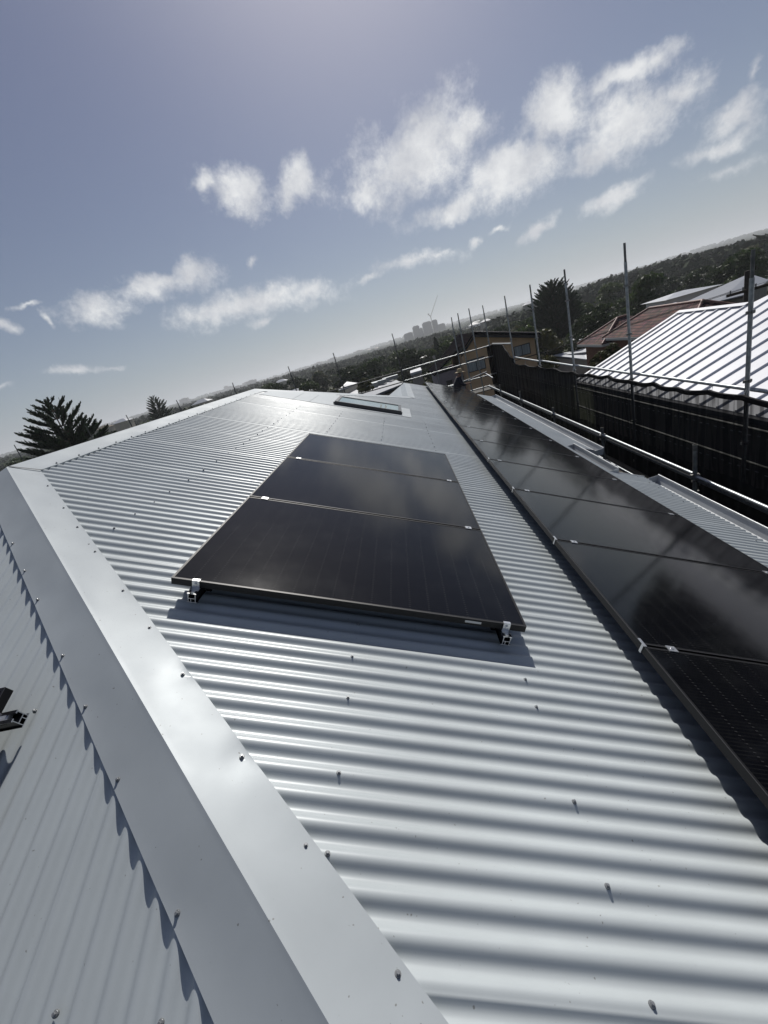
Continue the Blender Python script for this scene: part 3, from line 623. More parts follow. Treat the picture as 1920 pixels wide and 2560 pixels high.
# ---------------------------------------------------------------- the man at the end of the roof
def person():
    x0,y0,z0=2.12,18.25,-3.38
    t=empty('person',(x0,y0,z0),'man in straw hat and dark clothes at the far end of the roof','person')
    J={'pel':(0,0,.93),'sp':(.03,0,1.10),'ch':(.07,0,1.29),'nk':(.17,0,1.45),'hd':(.20,0,1.52),'ht':(.225,0,1.64),
       'hl':(0,.10,.90),'kl':(.05,.12,.50),'al':(-.03,.12,.09),'tl':(.13,.13,.04),
       'hr':(0,-.10,.90),'kr':(.02,-.12,.50),'ar':(-.08,-.12,.09),'tr':(.08,-.13,.04),
       'sl':(.12,.19,1.37),'el':(.22,.24,1.12),'wl':(.46,.20,1.08),'pl':(.54,.19,1.08),
       'sr':(.12,-.19,1.37),'er':(.24,-.25,1.13),'wr':(.47,-.20,1.13),'pr':(.55,-.19,1.13)}
    R={'pel':.185,'sp':.22,'ch':.27,'nk':.09,'hd':.088,'ht':.075,'hl':.10,'kl':.062,'al':.045,'tl':.035,'hr':.10,'kr':.062,'ar':.045,'tr':.035,'sl':.13,'el':.075,'wl':.03,'pl':.03,'sr':.13,'er':.075,'wr':.03,'pr':.03}
    E_=[('pel','sp'),('sp','ch'),('ch','nk'),('nk','hd'),('hd','ht'),('pel','hl'),('hl','kl'),('kl','al'),('al','tl'),('pel','hr'),('hr','kr'),('kr','ar'),('ar','tr'),('ch','sl'),('sl','el'),('el','wl'),('wl','pl'),('ch','sr'),('sr','er'),('er','wr'),('wr','pr')]
    fingers=[]
    for s,yy in(('pl',1),('pr',-1)):
        bx,by,bz=J[s]
        for i,l in enumerate((.045,.052,.05,.038)):
            a='%sf%da'%(s,i); c='%sf%db'%(s,i); o=(i-1.5)*.019
            J[a]=(bx+.045,by+o,bz+.004); J[c]=(bx+.045+l*.6,by+o,bz-l*.6); R[a]=.009; R[c]=.0075; E_+=[(s,a),(a,c)]
        J[s+'t']=(bx+.03,by-.045*yy,bz-.01); R[s+'t']=.009; E_.append((s,s+'t'))
    ks=list(J); me=bpy.data.meshes.new('body'); me.from_pydata([J[k] for k in ks],[(ks.index(a),ks.index(b_)) for a,b_ in E_],[]); ob=bpy.data.objects.new('body',me); C.objects.link(ob); ob.parent=t
    sk_=ob.modifiers.new('skin','SKIN'); ob.modifiers.new('ss','SUBSURF').levels=2; ob.modifiers['ss'].render_levels=2; sk_.use_smooth_shade=True
    for i,k in enumerate(ks): me.skin_vertices[0].data[i].radius=(R[k],R[k]); me.skin_vertices[0].data[i].use_root=(k=='pel')
    me.materials.append(mat('dark_clothes_and_skin',(.014,.016,.026),.85))
    # colour the skin parts by height along the body
    nt=me.materials[0].node_tree; N=nt.nodes; L=nt.links; p=N['Principled BSDF']; tc=N.new('ShaderNodeTexCoord'); sp=N.new('ShaderNodeSeparateXYZ'); L.new(tc.outputs['Object'],sp.inputs[0])
    a=N.new('ShaderNodeMath'); a.operation='GREATER_THAN'; a.inputs[1].default_value=1.475; L.new(sp.outputs['Z'],a.inputs[0])
    b2=N.new('ShaderNodeMath'); b2.operation='GREATER_THAN'; b2.inputs[1].default_value=.36; L.new(sp.outputs['X'],b2.inputs[0])
    c=N.new('ShaderNodeMath'); c.operation='MAXIMUM'; L.new(a.outputs[0],c.inputs[0]); L.new(b2.outputs[0],c.inputs[1])
    mx=N.new('ShaderNodeMix'); mx.data_type='RGBA'; mx.inputs[6].default_value=(.014,.016,.026,1); mx.inputs[7].default_value=(.25,.15,.11,1); L.new(c.outputs[0],mx.inputs[0]); L.new(mx.outputs[2],p.inputs['Base Color'])
    hx,hy,hz=x0+.235,y0,z0+1.655
    b=MB(); n=24
    prof=[(.0,.14),(.055,.137),(.095,.112),(.11,.035),(.118,.0),(.16,-.012),(.21,-.02),(.215,-.016),(.16,-.004),(.11,.008)]
    vs=[];
    for (r,z) in prof:
        for i in range(n):
            an=2*math.pi*i/n; vs.append((hx+(r)*math.cos(an)+z*.1,hy+r*.92*math.sin(an),hz+z-.05*r*math.cos(an)*2))
    b.add(vs,[(k*n+i,k*n+(i+1)%n,(k+1)*n+(i+1)%n,(k+1)*n+i) for k in range(len(prof)-1) for i in range(n)],0,True)
    b.build('hat',mat('straw',(.42,.33,.19),.8,var=.25,scale=60),t)
    b=MB(); # face: nose, eyes, ear
    fx=hx-.015+.088
    b.tube((fx-.01,hy,hz-.085),(fx+.018,hy,hz-.10),.012,8,0,.006)
    b.tube((hx-.01,hy-.085,hz-.085),(hx-.01,hy-.10,hz-.085),.022,10); b.tube((hx-.01,hy+.085,hz-.085),(hx-.01,hy+.10,hz-.085),.022,10)
    b.build('nose_and_ears',mat('skin',(.25,.15,.11),.6),t)
    b=MB()
    for s in(-1,1): b.tube((fx-.022,hy+s*.032,hz-.07),(fx-.008,hy+s*.032,hz-.07),.009,8)
    b.tube((fx-.02,hy-.02,hz-.135),(fx-.02,hy+.02,hz-.135),.005,6)
    b.build('eyes_and_mouth',mat('eye_dark',(.03,.02,.02),.4),t)
    b=MB(); b.tube((x0+.0,y0,z0+.95),(x0+.02,y0,z0+1.03),.158,16,0,.15); b.build('shirt_hem',mat('grey_hem',(.2,.2,.21),.8),t)
person()
# ---------------------------------------------------------------- neighbouring houses
def ribbed_mat(): return mat('white_roof_steel',(.60,.62,.665),.5,.0,.3,var=.05,scale=1.5)
M['white_roof']=ribbed_mat(); M['rib_side']=M['white_roof']
def white_roof_house():
    Xe,Ze,Xr,Zr=7.2,-3.45,11.41,-1.86; Yf=18.86; Yn=2.0
    t=empty('white_roof_house',(10,10,-BASE),'house with a bright white ribbed steel roof beyond the black mesh','house')
    d=Vector((Xr-Xe,0,Zr-Ze)); L_=d.length; d=d/L_; n=Vector((-d.z,0,d.x))
    b=MB(); b.slab([(Xe,Yn,Ze),(Xr,Yn,Zr),(Xr,Yf,Zr),(Xe,Yf,Ze)],(0,0,-.06)); b.slab([(Xr,Yn,Zr),(Xr+4.2,Yn,Zr-1.59),(Xr+4.2,Yf,Zr-1.59),(Xr,Yf,Zr)],(0,0,-.06))
    # taller near part of the same slope
    Xr2=13.4; Zr2=Zr+(Xr2-Xr)*d.z/d.x
    b.slab([(Xr,Yn,Zr+.001),(Xr2,Yn,Zr2),(Xr2,14.2,Zr2),(Xr,15.3,Zr+.001)],(0,0,-.06)); b.slab([(Xr2,Yn,Zr2),(Xr2+4,Yn,Zr2-1.6),(Xr2+4,14.2,Zr2-1.6),(Xr2,14.2,Zr2)],(0,0,-.06))
    rf=b.build('roof',M['white_roof'],t)
    y=18.31
    b=MB()
    while y>2.2:
        l=L_ if y>15.2 else L_+ (Xr2-Xr)/d.x
        A=Vector((Xe,y,Ze)); s0=.0; s1=l-.12
        for (w0,h0,w1,h1) in((.036,.0,.024,.052),):
            a0=A+d*s0; a1=A+d*s1; V=[]
            for q in(a0,a1): V+= [q+Vector((0,-w0,0))+n*.001,q+Vector((0,-w1,0))+n*h1,q+Vector((0,w1,0))+n*h1,q+Vector((0,w0,0))+n*.001]
            b.add(V,[(0,1,5,4),(1,2,6,5),(2,3,7,6),(3,2,1,0),(4,5,6,7)])
        y-=.60
    b.build('standing_ribs',M['rib_side'],rf)
    b=MB(); b.slab([(Xr-.16,15.3,Zr-.06+.075),(Xr,15.3,Zr+.075),(Xr,Yf+.03,Zr+.075),(Xr-.16,Yf+.03,Zr-.06+.075)],(0,0,-.004)); b.slab([(Xr,15.3,Zr+.074),(Xr+.16,15.3,Zr+.015),(Xr+.16,Yf+.03,Zr+.015),(Xr,Yf+.03,Zr+.074)],(0,0,-.004)); b.build('ridge_capping',M['white_roof'],rf)
    b=MB(); b.slab([Vector((Xe,Yf-.12,Ze))+n*.06,Vector((Xr,Yf-.12,Zr))+n*.06,Vector((Xr,Yf+.04,Zr))+n*.06,Vector((Xe,Yf+.04,Ze))+n*.06],n*-.004); b.slab([(Xe,Yf+.04,Ze+.05),(Xr,Yf+.04,Zr+.05),(Xr,Yf+.04,Zr-.2),(Xe,Yf+.04,Ze-.2)],(0,.02,0)); b.build('barge_capping',M['white_roof'],rf)
    b=MB(); b.abox(Xe-.12,Xe+.0,Yn,Yf,Ze-.14,Ze-.02); b.build('gutter',mat('dark_gutter',(.06,.06,.065),.5),t)
    b=MB(); b.abox(Xe+.45,Xr2+3,Yn+.4,14,-BASE,Ze-.07); b.abox(Xe+.45,Xr+3.6,14.0,Yf-.4,-BASE,Ze-.07); b.slab([(Xe+.45,Yf-.42,Ze-.08),(Xr+3.7,Yf-.42,Ze-.08),(Xr,Yf-.42,Zr-.1)],(0,.02,0)); b.build('wall',M['brickwall'],t)
white_roof_house()
def tile_mat(name,c1,c2,mort=(.02,.02,.02),sx=3.3,rot=0):
    m=bpy.data.materials.new(name); m.use_nodes=True; nt=m.node_tree; N=nt.nodes; L=nt.links; p=N['Principled BSDF']; p.inputs['Roughness'].default_value=.85; p.inputs['Specular IOR Level'].default_value=.15
    tc=N.new('ShaderNodeTexCoord'); br=N.new('ShaderNodeTexBrick'); br.inputs['Scale'].default_value=1; br.inputs['Color1'].default_value=(*c1,1); br.inputs['Color2'].default_value=(*c2,1); br.inputs['Mortar'].default_value=(*mort,1)
    br.inputs['Brick Width'].default_value=.32; br.inputs['Row Height'].default_value=.34; br.inputs['Mortar Size'].default_value=.035
    L.new(tc.outputs['UV'],br.inputs['Vector']); nz=N.new('ShaderNodeTexNoise'); nz.inputs['Scale'].default_value=1.3; nz.inputs['Detail'].default_value=6; L.new(tc.outputs['Object'],nz.inputs['Vector'])
    mx=N.new('ShaderNodeMix'); mx.data_type='RGBA'; mx.blend_type='MULTIPLY'; mx.inputs[0].default_value=.7; L.new(br.outputs['Color'],mx.inputs[6]); L.new(nz.outputs['Color'],mx.inputs[7])
    g=N.new('ShaderNodeMix'); g.data_type='RGBA'; g.blend_type='MULTIPLY'; g.inputs[0].default_value=1; g.inputs[7].default_value=(1.6,1.6,1.6,1); L.new(mx.outputs[2],g.inputs[6]); L.new(g.outputs[2],p.inputs['Base Color'])
    b=N.new('ShaderNodeBump'); b.inputs['Distance'].default_value=.09; L.new(br.outputs['Fac'],b.inputs['Height']); b.invert=True; L.new(b.outputs[0],p.inputs['Normal'])
    return m
def face_uv(ob):
    me=ob.data; uv=me.uv_layers.new(name='UVMap')
    for p in me.polygons:
        n=p.normal; h=Vector((n.y,-n.x,0)); h=h.normalized() if h.length>1e-4 else Vector((1,0,0)); s=n.cross(h)
        for li in p.loop_indices:
            c=me.vertices[me.loops[li].vertex_index].co; uv.data[li].uv=(c.dot(h),c.dot(s))
def hip_roof(b,x0,x1,y0,y1,ze,zr,gable=(0,0),th=.18):
    "ridge along the longer side"
    lx,ly=x1-x0,y1-y0
    if lx>=ly:
        m=(y0+y1)/2; r=ly/2; A=(x0+(0 if gable[0] else r),m,zr); B_=(x1-(0 if gable[1] else r),m,zr)
        fs=[[(x0,y0,ze),(x1,y0,ze),B_,A],[(x1,y1,ze),(x0,y1,ze),A,B_],[(x0,y1,ze),(x0,y0,ze),A],[(x1,y0,ze),(x1,y1,ze),B_]]
    else:
        m=(x0+x1)/2; r=lx/2; A=(m,y0+(0 if gable[0] else r),zr); B_=(m,y1-(0 if gable[1] else r),zr)
        fs=[[(x0,y1,ze),(x0,y0,ze),A,B_],[(x1,y0,ze),(x1,y1,ze),B_,A],[(x0,y0,ze),(x1,y0,ze),A],[(x1,y1,ze),(x0,y1,ze),B_]]
    for f in fs: b.poly(f)
    b.poly([(x0,y0,ze-.01),(x0,y1,ze-.01),(x1,y1,ze-.01),(x1,y0,ze-.01)])
    return A,B_,[(x0,y0,ze),(x1,y0,ze),(x1,y1,ze),(x0,y1,ze)]
M['brown_tile']=tile_mat('brown_roof_tiles',(.185,.09,.082),(.075,.042,.042))
M['dark_tile']=tile_mat('dark_roof_tiles',(.016,.014,.018),(.010,.009,.012)); M['dark_tile'].node_tree.nodes['Principled BSDF'].inputs['Specular IOR Level'].default_value=0
M['ridge_tile']=mat('ridge_tile',(.22,.12,.10),.6,var=.3,scale=3)
M['ochre']=mat('ochre_render',(.58,.41,.26),.9,0,.2,var=.12,scale=1.2)
M['cream']=mat('cream_wall',(.42,.38,.31),.8,var=.1,scale=1)
M['fascia_w']=mat('white_fascia',(.6,.6,.58),.5)
M['curtain']=mat('curtain_glass',(.24,.29,.32),.3,0,.5,var=.4,scale=1.0,stretch=(14,1,.2))
M['win_frame']=mat('window_frame_dark',(.03,.03,.032),.5)
M['pale_roof']=mat('pale_metal_roof',(.42,.44,.47),.5,.0,.3,var=.08,scale=1)
M['grey_roof']=mat('grey_metal_roof',(.19,.205,.235),.5,.0,.3,var=.08,scale=1)
def brown_house():
    t=empty('brown_tiled_house',(22,41,-12),'low house with a weathered brown tiled hip roof between the pine and the white roof','house')
    b=MB(); A1,B1,c1=hip_roof(b,18.4,25,41.6,47.2,-5.0,-3.35)
    A2,B2,c2=hip_roof(b,18.9,24.4,30.5,42.6,-4.55,-2.95)
    rf=b.build('roof',M['brown_tile'],t); face_uv(rf)
    b=MB()
    for a,q in((A1,c1[0]),(A1,c1[3]),(A2,c2[0]),(A2,c2[1]),(B2,c2[3]),(B2,c2[2]),(A2,B2),(A1,B1)): b.tube(Vector(a)+Vector((0,0,.03)),Vector(q)+Vector((0,0,.03)),.10,8)
    b.build('ridge_tiles',M['ridge_tile'],rf)
    b=MB()
    for c in(c1,c2):
        for i in range(4):
            p,q=Vector(c[i]),Vector(c[(i+1)%4]); m_=(p+q)/2; d=(q-p)/2; s=d.normalized().cross(Vector((0,0,1)))
            b.box(m_+Vector((0,0,-.14)),d,s*.05,(0,0,.10))
    b.build('gutter',M['fascia_w'],t)
    b=MB(); b.abox(19,24.4,42.2,46.7,-12,-5.1); b.abox(19.4,23.9,31,42,-12,-4.7); b.build('wall',mat('red_brick',(.22,.11,.08),.85,var=.3,scale=5),t)
    return t
brown_house()
def prism_house(name,x0,x1,y0,y1,z0,ze,zr,label,roofm,wallm,group=None,gable=(0,0),cat='house',win=0,over=.4):
    t=empty(name,((x0+x1)/2,(y0+y1)/2,z0),label,cat,group)
    b=MB(); hip_roof(b,x0-over,x1+over,y0-over,y1+over,ze,zr,gable); rf=b.build('roof',roofm,t)
    if 'tile' in roofm.name: face_uv(rf)
    b=MB(); b.abox(x0,x1,y0,y1,z0,ze-.02)
    if gable[0]:
        m=(x0+x1)/2
        if (x1-x0)<(y1-y0): b.slab([(x0,y0-.01,ze-.02),(x1,y0-.01,ze-.02),(m,y0-.01,zr-.12)],(0,.1,0))
        else:
            m=(y0+y1)/2; b.slab([(x0-.01,y0,ze-.02),(x0-.01,y1,ze-.02),(x0-.01,m,zr-.12)],(.1,0,0))
    b.build('wall',wallm,t)
    for k in range(win):
        xx=x0+(x1-x0)*(k+.5)/win; b=MB(); b.abox(xx-.6,xx+.6,y0-.05,y0+.02,ze-1.9,ze-.7); wf=b.build('window',M['win_frame'],t)
        b=MB(); b.abox(xx-.54,xx+.54,y0-.06,y0-.045,ze-1.84,ze-.76); b.build('pane',M['curtain'],wf)
    return t
def yellow_house():
    Y=36.0; zb=-11.0
    t=empty('yellow_house',(8,Y,zb),'ochre yellow rendered two storey house with a dark tiled gable roof','house')
    A=at(1155,880,Y); B_=at(1184,838,Y); Cc=at(1335,840,Y); D=at(1334,893,Y)
    pts=[Vector((A.x,Y,zb)),A,B_,Cc,Vector((Cc.x,Y,zb))]
    b=MB(); b.slab(pts,(0,8,0)); b.build('wall',M['ochre'],t)
    up=Vector((0,0,.10)); b=MB()
    # right slope and left slope, ridge running away
    b.slab([B_+up+Vector((0,-.5,0)),Cc+up+Vector((.35,-.5,-.1)),Cc+up+Vector((.35,9,-.1)),B_+up+Vector((0,9,0))],(0,0,.12))
    Lf=Vector((3.2,Y,A.z-1.3)); q=(B_-A); 
    b.slab([B_+up+Vector((0,-.5,0)),A+up+Vector((-.2,-.5,-.2)),A+up+Vector((-.2,9,-.2)),B_+up+Vector((0,9,0))],(0,0,.12))
    b.slab([A+Vector((.1,1.6,.25)),Vector((2.7,Y+1.6,-3.35)),Vector((2.7,Y+9,-3.35)),B_+Vector((-.5,9,-.5)),B_+Vector((-.5,1.6,-.5))],(0,0,.12))
    rf=b.build('roof',M['dark_tile'],t); face_uv(rf)
    b=MB()
    for (p,q) in((A+Vector((-.2,0,-.2)),B_),(B_,Cc+Vector((.35,0,-.1)))):
        p=p+Vector((0,-.52,.06)); q=q+Vector((0,-.52,.06)); b.slab([p,q,q+Vector((0,0,-.22)),p+Vector((0,0,-.22))],(0,.03,0))
    b.build('barge_board',mat('barge_black',(.02,.018,.02),.6),rf)
    b=MB(); n=26
    for i in range(n):
        q=i/(n-1); p=B_.lerp(Cc+Vector((.35,0,-.1)),q)+Vector((0,-.45,.25)); b.tube(p+Vector((-.12,0,0)),p+Vector((.12,0,-.03)),.05,8)
    b.build('verge_tiles',mat('verge_dark',(.10,.09,.09),.6,var=.3,scale=4),rf)
    b=MB(); b.abox(2.9,A.x,Y+1.7,Y+8,zb,-3.3); b.build('side_wall',mat('grey_purple_wall',(.26,.23,.25),.85,var=.1),t)
    for cs,nm in(([(1166.6,901),(1211,890),(1215,922.6),(1171,931)],1),([(1282,867.6),(1324,856),(1327,888),(1286.7,890.7)],1)):
        P4=[at(x,y,Y) for x,y in cs]; x0=(P4[0].x+P4[3].x)/2; x1=(P4[1].x+P4[2].x)/2; z1=(P4[0].z+P4[1].z)/2; z0=(P4[2].z+P4[3].z)/2
        b=MB(); b.abox(x0,x1,Y-.06,Y-.01,z0,z1); wf=b.build('window',M['win_frame'],t)
        for k in range(2):
            a=x0+.06+(x1-x0-.06)*k/2; b=MB(); b.abox(a,a+(x1-x0)/2-.09,Y-.075,Y-.055,z0+.06,z1-.06); b.build('pane',M['curtain'],wf)
    b=MB(); b.abox(3.6,4.1,Y+1.64,Y+1.7,-4.9,-4.0); b.build('window',M['win_frame'],t)
yellow_house()
# white verandah roofs in front of the brown house
def flat_roof(name,pts,th,wm,rm,label,cat='house',group=None,z0=-12):
    c=sum((Vector(p) for p in pts),Vector())/len(pts); t=empty(name,(c.x,c.y,z0),label,cat,group)
    b=MB(); b.slab(pts,(0,0,-th)); b.build('roof',rm,t)
    b=MB(); q=[c+(Vector(p)-c)*.93 for p in pts]; zz=min(Vector(p).z for p in pts)-th-.01
    b.slab([(p.x,p.y,zz) for p in q],(0,0,z0-zz)); b.build('wall',wm,t); return t
flat_roof('verandah_shed',[atz(1383,888,-6.6),atz(1452,872,-6.6),atz(1575,862,-6.1),atz(1560,872,-6.6),atz(1466,898,-6.9)],.12,M['brickwall'],M['pale_roof'],'pale metal verandah roof in front of the brown tiled house','verandah')
flat_roof('small_shed',[atz(1425,850,-6),atz(1475,833,-6),atz(1470,845,-6),atz(1440,857,-6)],.1,M['cream'],M['pale_roof'],'small white roof left of the brown tiled house','shed')
flat_roof('grey_roof_house',[at(1698,762,46),at(1873,684,52),at(1925,700,44),at(1868,735,38),at(1800,752,38)],.1,M['brickwall'],M['grey_roof'],'house with a long plain grey metal roof behind the white ribbed roof','house')
b_=prism_house('white_box_house',29,34,50,54,-12,-3.35,-3.0,'small white box shaped house on the edge of the wooded hill',M['pale_roof'],M['fascia_w'])
flat_roof('pale_hip_house',[at(1660,765,40),at(1690,755,42),at(1704,764,38),at(1690,772,36)],.1,M['cream'],M['pale_roof'],'pale roof corner peeping over the brown tiles')
# left middle: long pale roof with air conditioners
def long_roof():
    t=flat_roof('long_roof_house',[atz(984,951,-4.9),atz(981,939,-4.7),atz(866,983,-4.5),atz(890,1000,-5.0)],.25,mat('dark_brick',(.10,.075,.06),.85,var=.3,scale=4),M['pale_roof'],'long low building with a pale metal roof beyond the skylight')
    for (x,y) in((947,958),(925,966),(976,947)):
        q=atz(x,y,-4.55); b=MB(); b.abox(q.x-1.2,q.x+1.2,q.y-.6,q.y+.6,-4.75,-4.2); b.build('roof_plant_box',M['galv'],t)
long_roof()
flat_roof('white_gable_house',[at(846,975,62),at(867,954,66),at(894,957,66),at(856,972,60)],.15,M['cream'],M['pale_roof'],'small white roof at the foot of the dark trees left of the long building')
flat_roof('small_metal_roof_house',[at(1025,927,66),at(1051,918,70),at(1054,925,66),at(1026,933,62)],.3,M['brickwall'],M['pale_roof'],'small metal roofed building between the far guard rails')
flat_roof('carport',[at(984,962,55),at(1006,955,60),at(1009,965,52),at(985,974,50)],.15,M['brickwall'],M['grey_roof'],'low carport roof below the dark upright')
flat_roof('corner_shed',[at(905,986,40),at(990,950,44),at(1010,958,38),at(930,990,34)],.15,M['brickwall'],M['grey_roof'],'grey shed roof behind the lower ridge')
# power pole
def power_pole():
    X=15.2; p=atx(1871,700,X); Y=p.y+9; q=at(1870,690,Y)
    t=empty('power_pole',(q.x,Y,-10),'dark timber power pole with crossarm behind the white roof','power pole'); b=MB(); b.tube((q.x,Y,-10),(q.x,Y,q.z+.3),.2,12,0,.17); b.build('pole',mat('timber_dark',(.05,.04,.035),.9,var=.3),t)
    b=MB(); z=at(1870,725,Y).z
    b.box((q.x,Y-.15,z),(1.3,0,0),(0,.06,0),(0,0,.08)); b.build('crossarm',mat('timber_arm',(.07,.055,.045),.9),t)
    b=MB()
    for k in range(4): b.tube((q.x-1.1+k*.73,Y-.15,z+.08),(q.x-1.1+k*.73,Y-.15,z+.26),.045,8)
    b.build('insulator',mat('insulator',(.3,.3,.3),.3),t)
    b=MB()
    for k in range(4):
        p0=Vector((q.x-1.1+k*.73,Y-.15,z+.2)); p1=Vector((-60+k,Y+40,-5))
        for i in range(16):
            a,c=i/16,(i+1)/16; f=lambda s:p0.lerp(p1,s)+Vector((0,0,-3.0*4*s*(1-s)*.5)); b.tube(f(a),f(c),.012,4,cap=False)
    b.build('wire',mat('wire_black',(.01,.01,.01),.6),t)
power_pole()
# ---------------------------------------------------------------- terrain
def terrain_z(x,y):
    r=np.hypot(x,y); az=np.degrees(np.arctan2(x,y))
    z=np.interp(r,[0,45,110,300,800,1800,3000,4300,5600,7000],[-8,-9.5,-11.5,-14.5,-12,-5,8,32,36,26])
    z+=np.where(r>1200,6*np.sin(az*.21+1)+4*np.sin(az*.55+r*.002),0)*np.clip((r-1200)/2000,0,1)
    rt=np.clip((az-12)/12,0,1)*np.clip(1-(az-31)*.022,.3,1); z+=8*rt*np.exp(-((r-520)/230.)**2)
    z+=1.5*np.sin(x*.021)*np.cos(y*.017)*np.clip((r-60)/200,0,1)
    return z
def terrain():
    rr=np.concatenate([np.linspace(0,120,25),np.geomspace(130,7500,60)]); aa=np.radians(np.linspace(-180,180,241)); R_,A_=np.meshgrid(rr,aa,indexing='ij')
    X=R_*np.sin(A_); Y=R_*np.cos(A_); Z=terrain_z(X,Y)
    m=mat('dry_ground',(.04,.045,.025),.95,0,.1,var=.5,scale=.03,col2=(.018,.024,.012),detail=9)
    tag(grid_mesh('terrain',np.stack([X,Y,Z],-1).reshape(-1,3),len(rr),len(aa),m),kind='structure')
terrain()
def leaf_mat(name,c,c2,rough=.6,tr=.25):
    m=bpy.data.materials.new(name); m.use_nodes=True; nt=m.node_tree; N=nt.nodes; L=nt.links; p=N['Principled BSDF']; out=N['Material Output']; p.inputs['Roughness'].default_value=rough; p.inputs['Specular IOR Level'].default_value=.25
    g=N.new('ShaderNodeNewGeometry'); oi=N.new('ShaderNodeObjectInfo'); mx=N.new('ShaderNodeMix'); mx.data_type='RGBA'; mx.inputs[6].default_value=(*c,1); mx.inputs[7].default_value=(*c2,1)
    ad=N.new('ShaderNodeMath'); ad.operation='MULTIPLY_ADD'; ad.inputs[1].default_value=.5; L.new(g.outputs['Random Per Island'],ad.inputs[0]); h=N.new('ShaderNodeMath'); h.operation='MULTIPLY'; h.inputs[1].default_value=.5; L.new(oi.outputs['Random'],h.inputs[0]); L.new(h.outputs[0],ad.inputs[2]); L.new(ad.outputs[0],mx.inputs[0])
    L.new(mx.outputs[2],p.inputs['Base Color']); t=N.new('ShaderNodeBsdfTranslucent'); L.new(mx.outputs[2],t.inputs['Color']); ms=N.new('ShaderNodeMixShader'); ms.inputs[0].default_value=tr; L.new(p.outputs[0],ms.inputs[1]); L.new(t.outputs[0],ms.inputs[2]); L.new(ms.outputs[0],out.inputs[0])
    return m
M['bark']=mat('bark',(.08,.06,.045),.9,0,.2,var=.4,scale=6)
M['leaf']=leaf_mat('foliage',(.030,.055,.018),(.07,.10,.03)); M['leaf2']=leaf_mat('foliage_olive',(.045,.055,.022),(.10,.10,.04)); M['leafd']=leaf_mat('foliage_dark',(.018,.03,.014),(.035,.05,.02)); M['needle']=leaf_mat('pine_needles',(.012,.032,.014),(.034,.06,.024),tr=.2)
def leaf_quads(C_,size,N_,rng):
    """C_ centres (n,3), N_ outward normals; returns verts, quads"""
    n=len(C_); a=rng.normal(size=(n,3))+N_*1.2; a/=np.linalg.norm(a,axis=1)[:,None]; b=np.cross(a,rng.normal(size=(n,3))); b/=np.linalg.norm(b,axis=1)[:,None]; c=np.cross(a,b)
    s=size*rng.uniform(.6,1.3,(n,1)); V=np.stack([C_-b*s-c*s*.6,C_+b*s-c*s*.5,C_+b*s*.8+c*s*.7,C_-b*s*.7+c*s*.6],1).reshape(-1,3)
    return V,np.arange(4*n).reshape(n,4)
def crown_points(rng,w,h,nb,npb,z0):
    cs=[];ns=[]
    for k in range(nb):
        an=rng.uniform(0,6.28); q=rng.uniform(0,1)**.5; zz=rng.uniform(0,1); rad=(1-(2*zz-.75)**2*.5)
        c=np.array([math.cos(an)*q*w*.36*rad,math.sin(an)*q*w*.36*rad,z0+zz*h*.72+h*.1]); rb=np.array([w*rng.uniform(.13,.22)]*2+[h*rng.uniform(.11,.2)])
        d=rng.normal(size=(npb,3)); d/=np.linalg.norm(d,axis=1)[:,None]; d[:,2]=np.abs(d[:,2])*1.0-.25; cs.append(c+d*rb*rng.uniform(.75,1.08,(npb,1))); ns.append(d)
    return np.concatenate(cs),np.concatenate(ns)
def tree_proto(kind,w,h,m,nb=15,npb=110,leaf=.42,trunk=.35):
    rng=np.random.default_rng(hash(kind)%1000+int(w*10)); P_,Nn=crown_points(rng,w,h,nb,npb,h*.22); V,F_=leaf_quads(P_,leaf,Nn,rng)
    t=empty(kind,(0,0,0),'x','tree'); cr=np_mesh('crown',V,F_,m,None,False); cr.parent=t
    b=MB(); b.tube((0,0,-1),(.1,.1,h*.45),trunk,8,0,trunk*.6)
    for k in range(5): a=k*1.3; b.tube((.1,.1,h*.3+k*.3),(math.cos(a)*w*.25,math.sin(a)*w*.25,h*.65),trunk*.4,6,0,.06)
    tr=b.build('trunk',M['bark']); tr.parent=t; return t
protos=[tree_proto('broadleaf_tree',10,9,M['leaf'],18,120,.34),tree_proto('broadleaf_tree',12,9,M['leafd'],20,120,.36),tree_proto('broadleaf_tree',8,8,M['leaf2'],14,110,.32),tree_proto('broadleaf_tree',9,12,M['leafd'],18,110,.36),tree_proto('broadleaf_tree',7,6,M['leaf2'],12,100,.3)]
LBL=['mid green rounded tree in the wooded suburb','dark spreading tree in the wooded suburb','olive green loose tree in the wooded suburb','dark tall tree in the wooded suburb','low olive bushy tree in the wooded suburb']
used=[False]*5
def plant(i,x,y,s,rot,label=None,group='trees of the wooded suburb',z=None,sz=None):
    t=protos[i]
    if used[i]: t=copy_tree(t)
    used[i]=True
    zz=float(terrain_z(np.array([x]),np.array([y]))[0]) if z is None else z
    t.location=(x,y,zz-.3); t.rotation_euler=(0,0,rot); t.scale=(s,s,(sz or s)); t['label']=label or LBL[i]; t['group']=group
    return t
rng=random.Random(5); placed=[]
def ok(x,y,d):
    for (a,b_,r) in placed:
        if (x-a)**2+(y-b_)**2<(r+d)**2*.36: return False
    return True
boxes=[(17,30,29,49),(2,14,34,47),(5,20,0,22),(27,48,36,60)]
def az_of(x,y): return math.degrees(math.atan2(x,y))
tries=0; cnt=0
lanes=[(-8.5,-.5,30,74),(14,24,24,52),(.8,3.2,45,70),(30,38,30,58)]   # keep the mid distance roofs in view
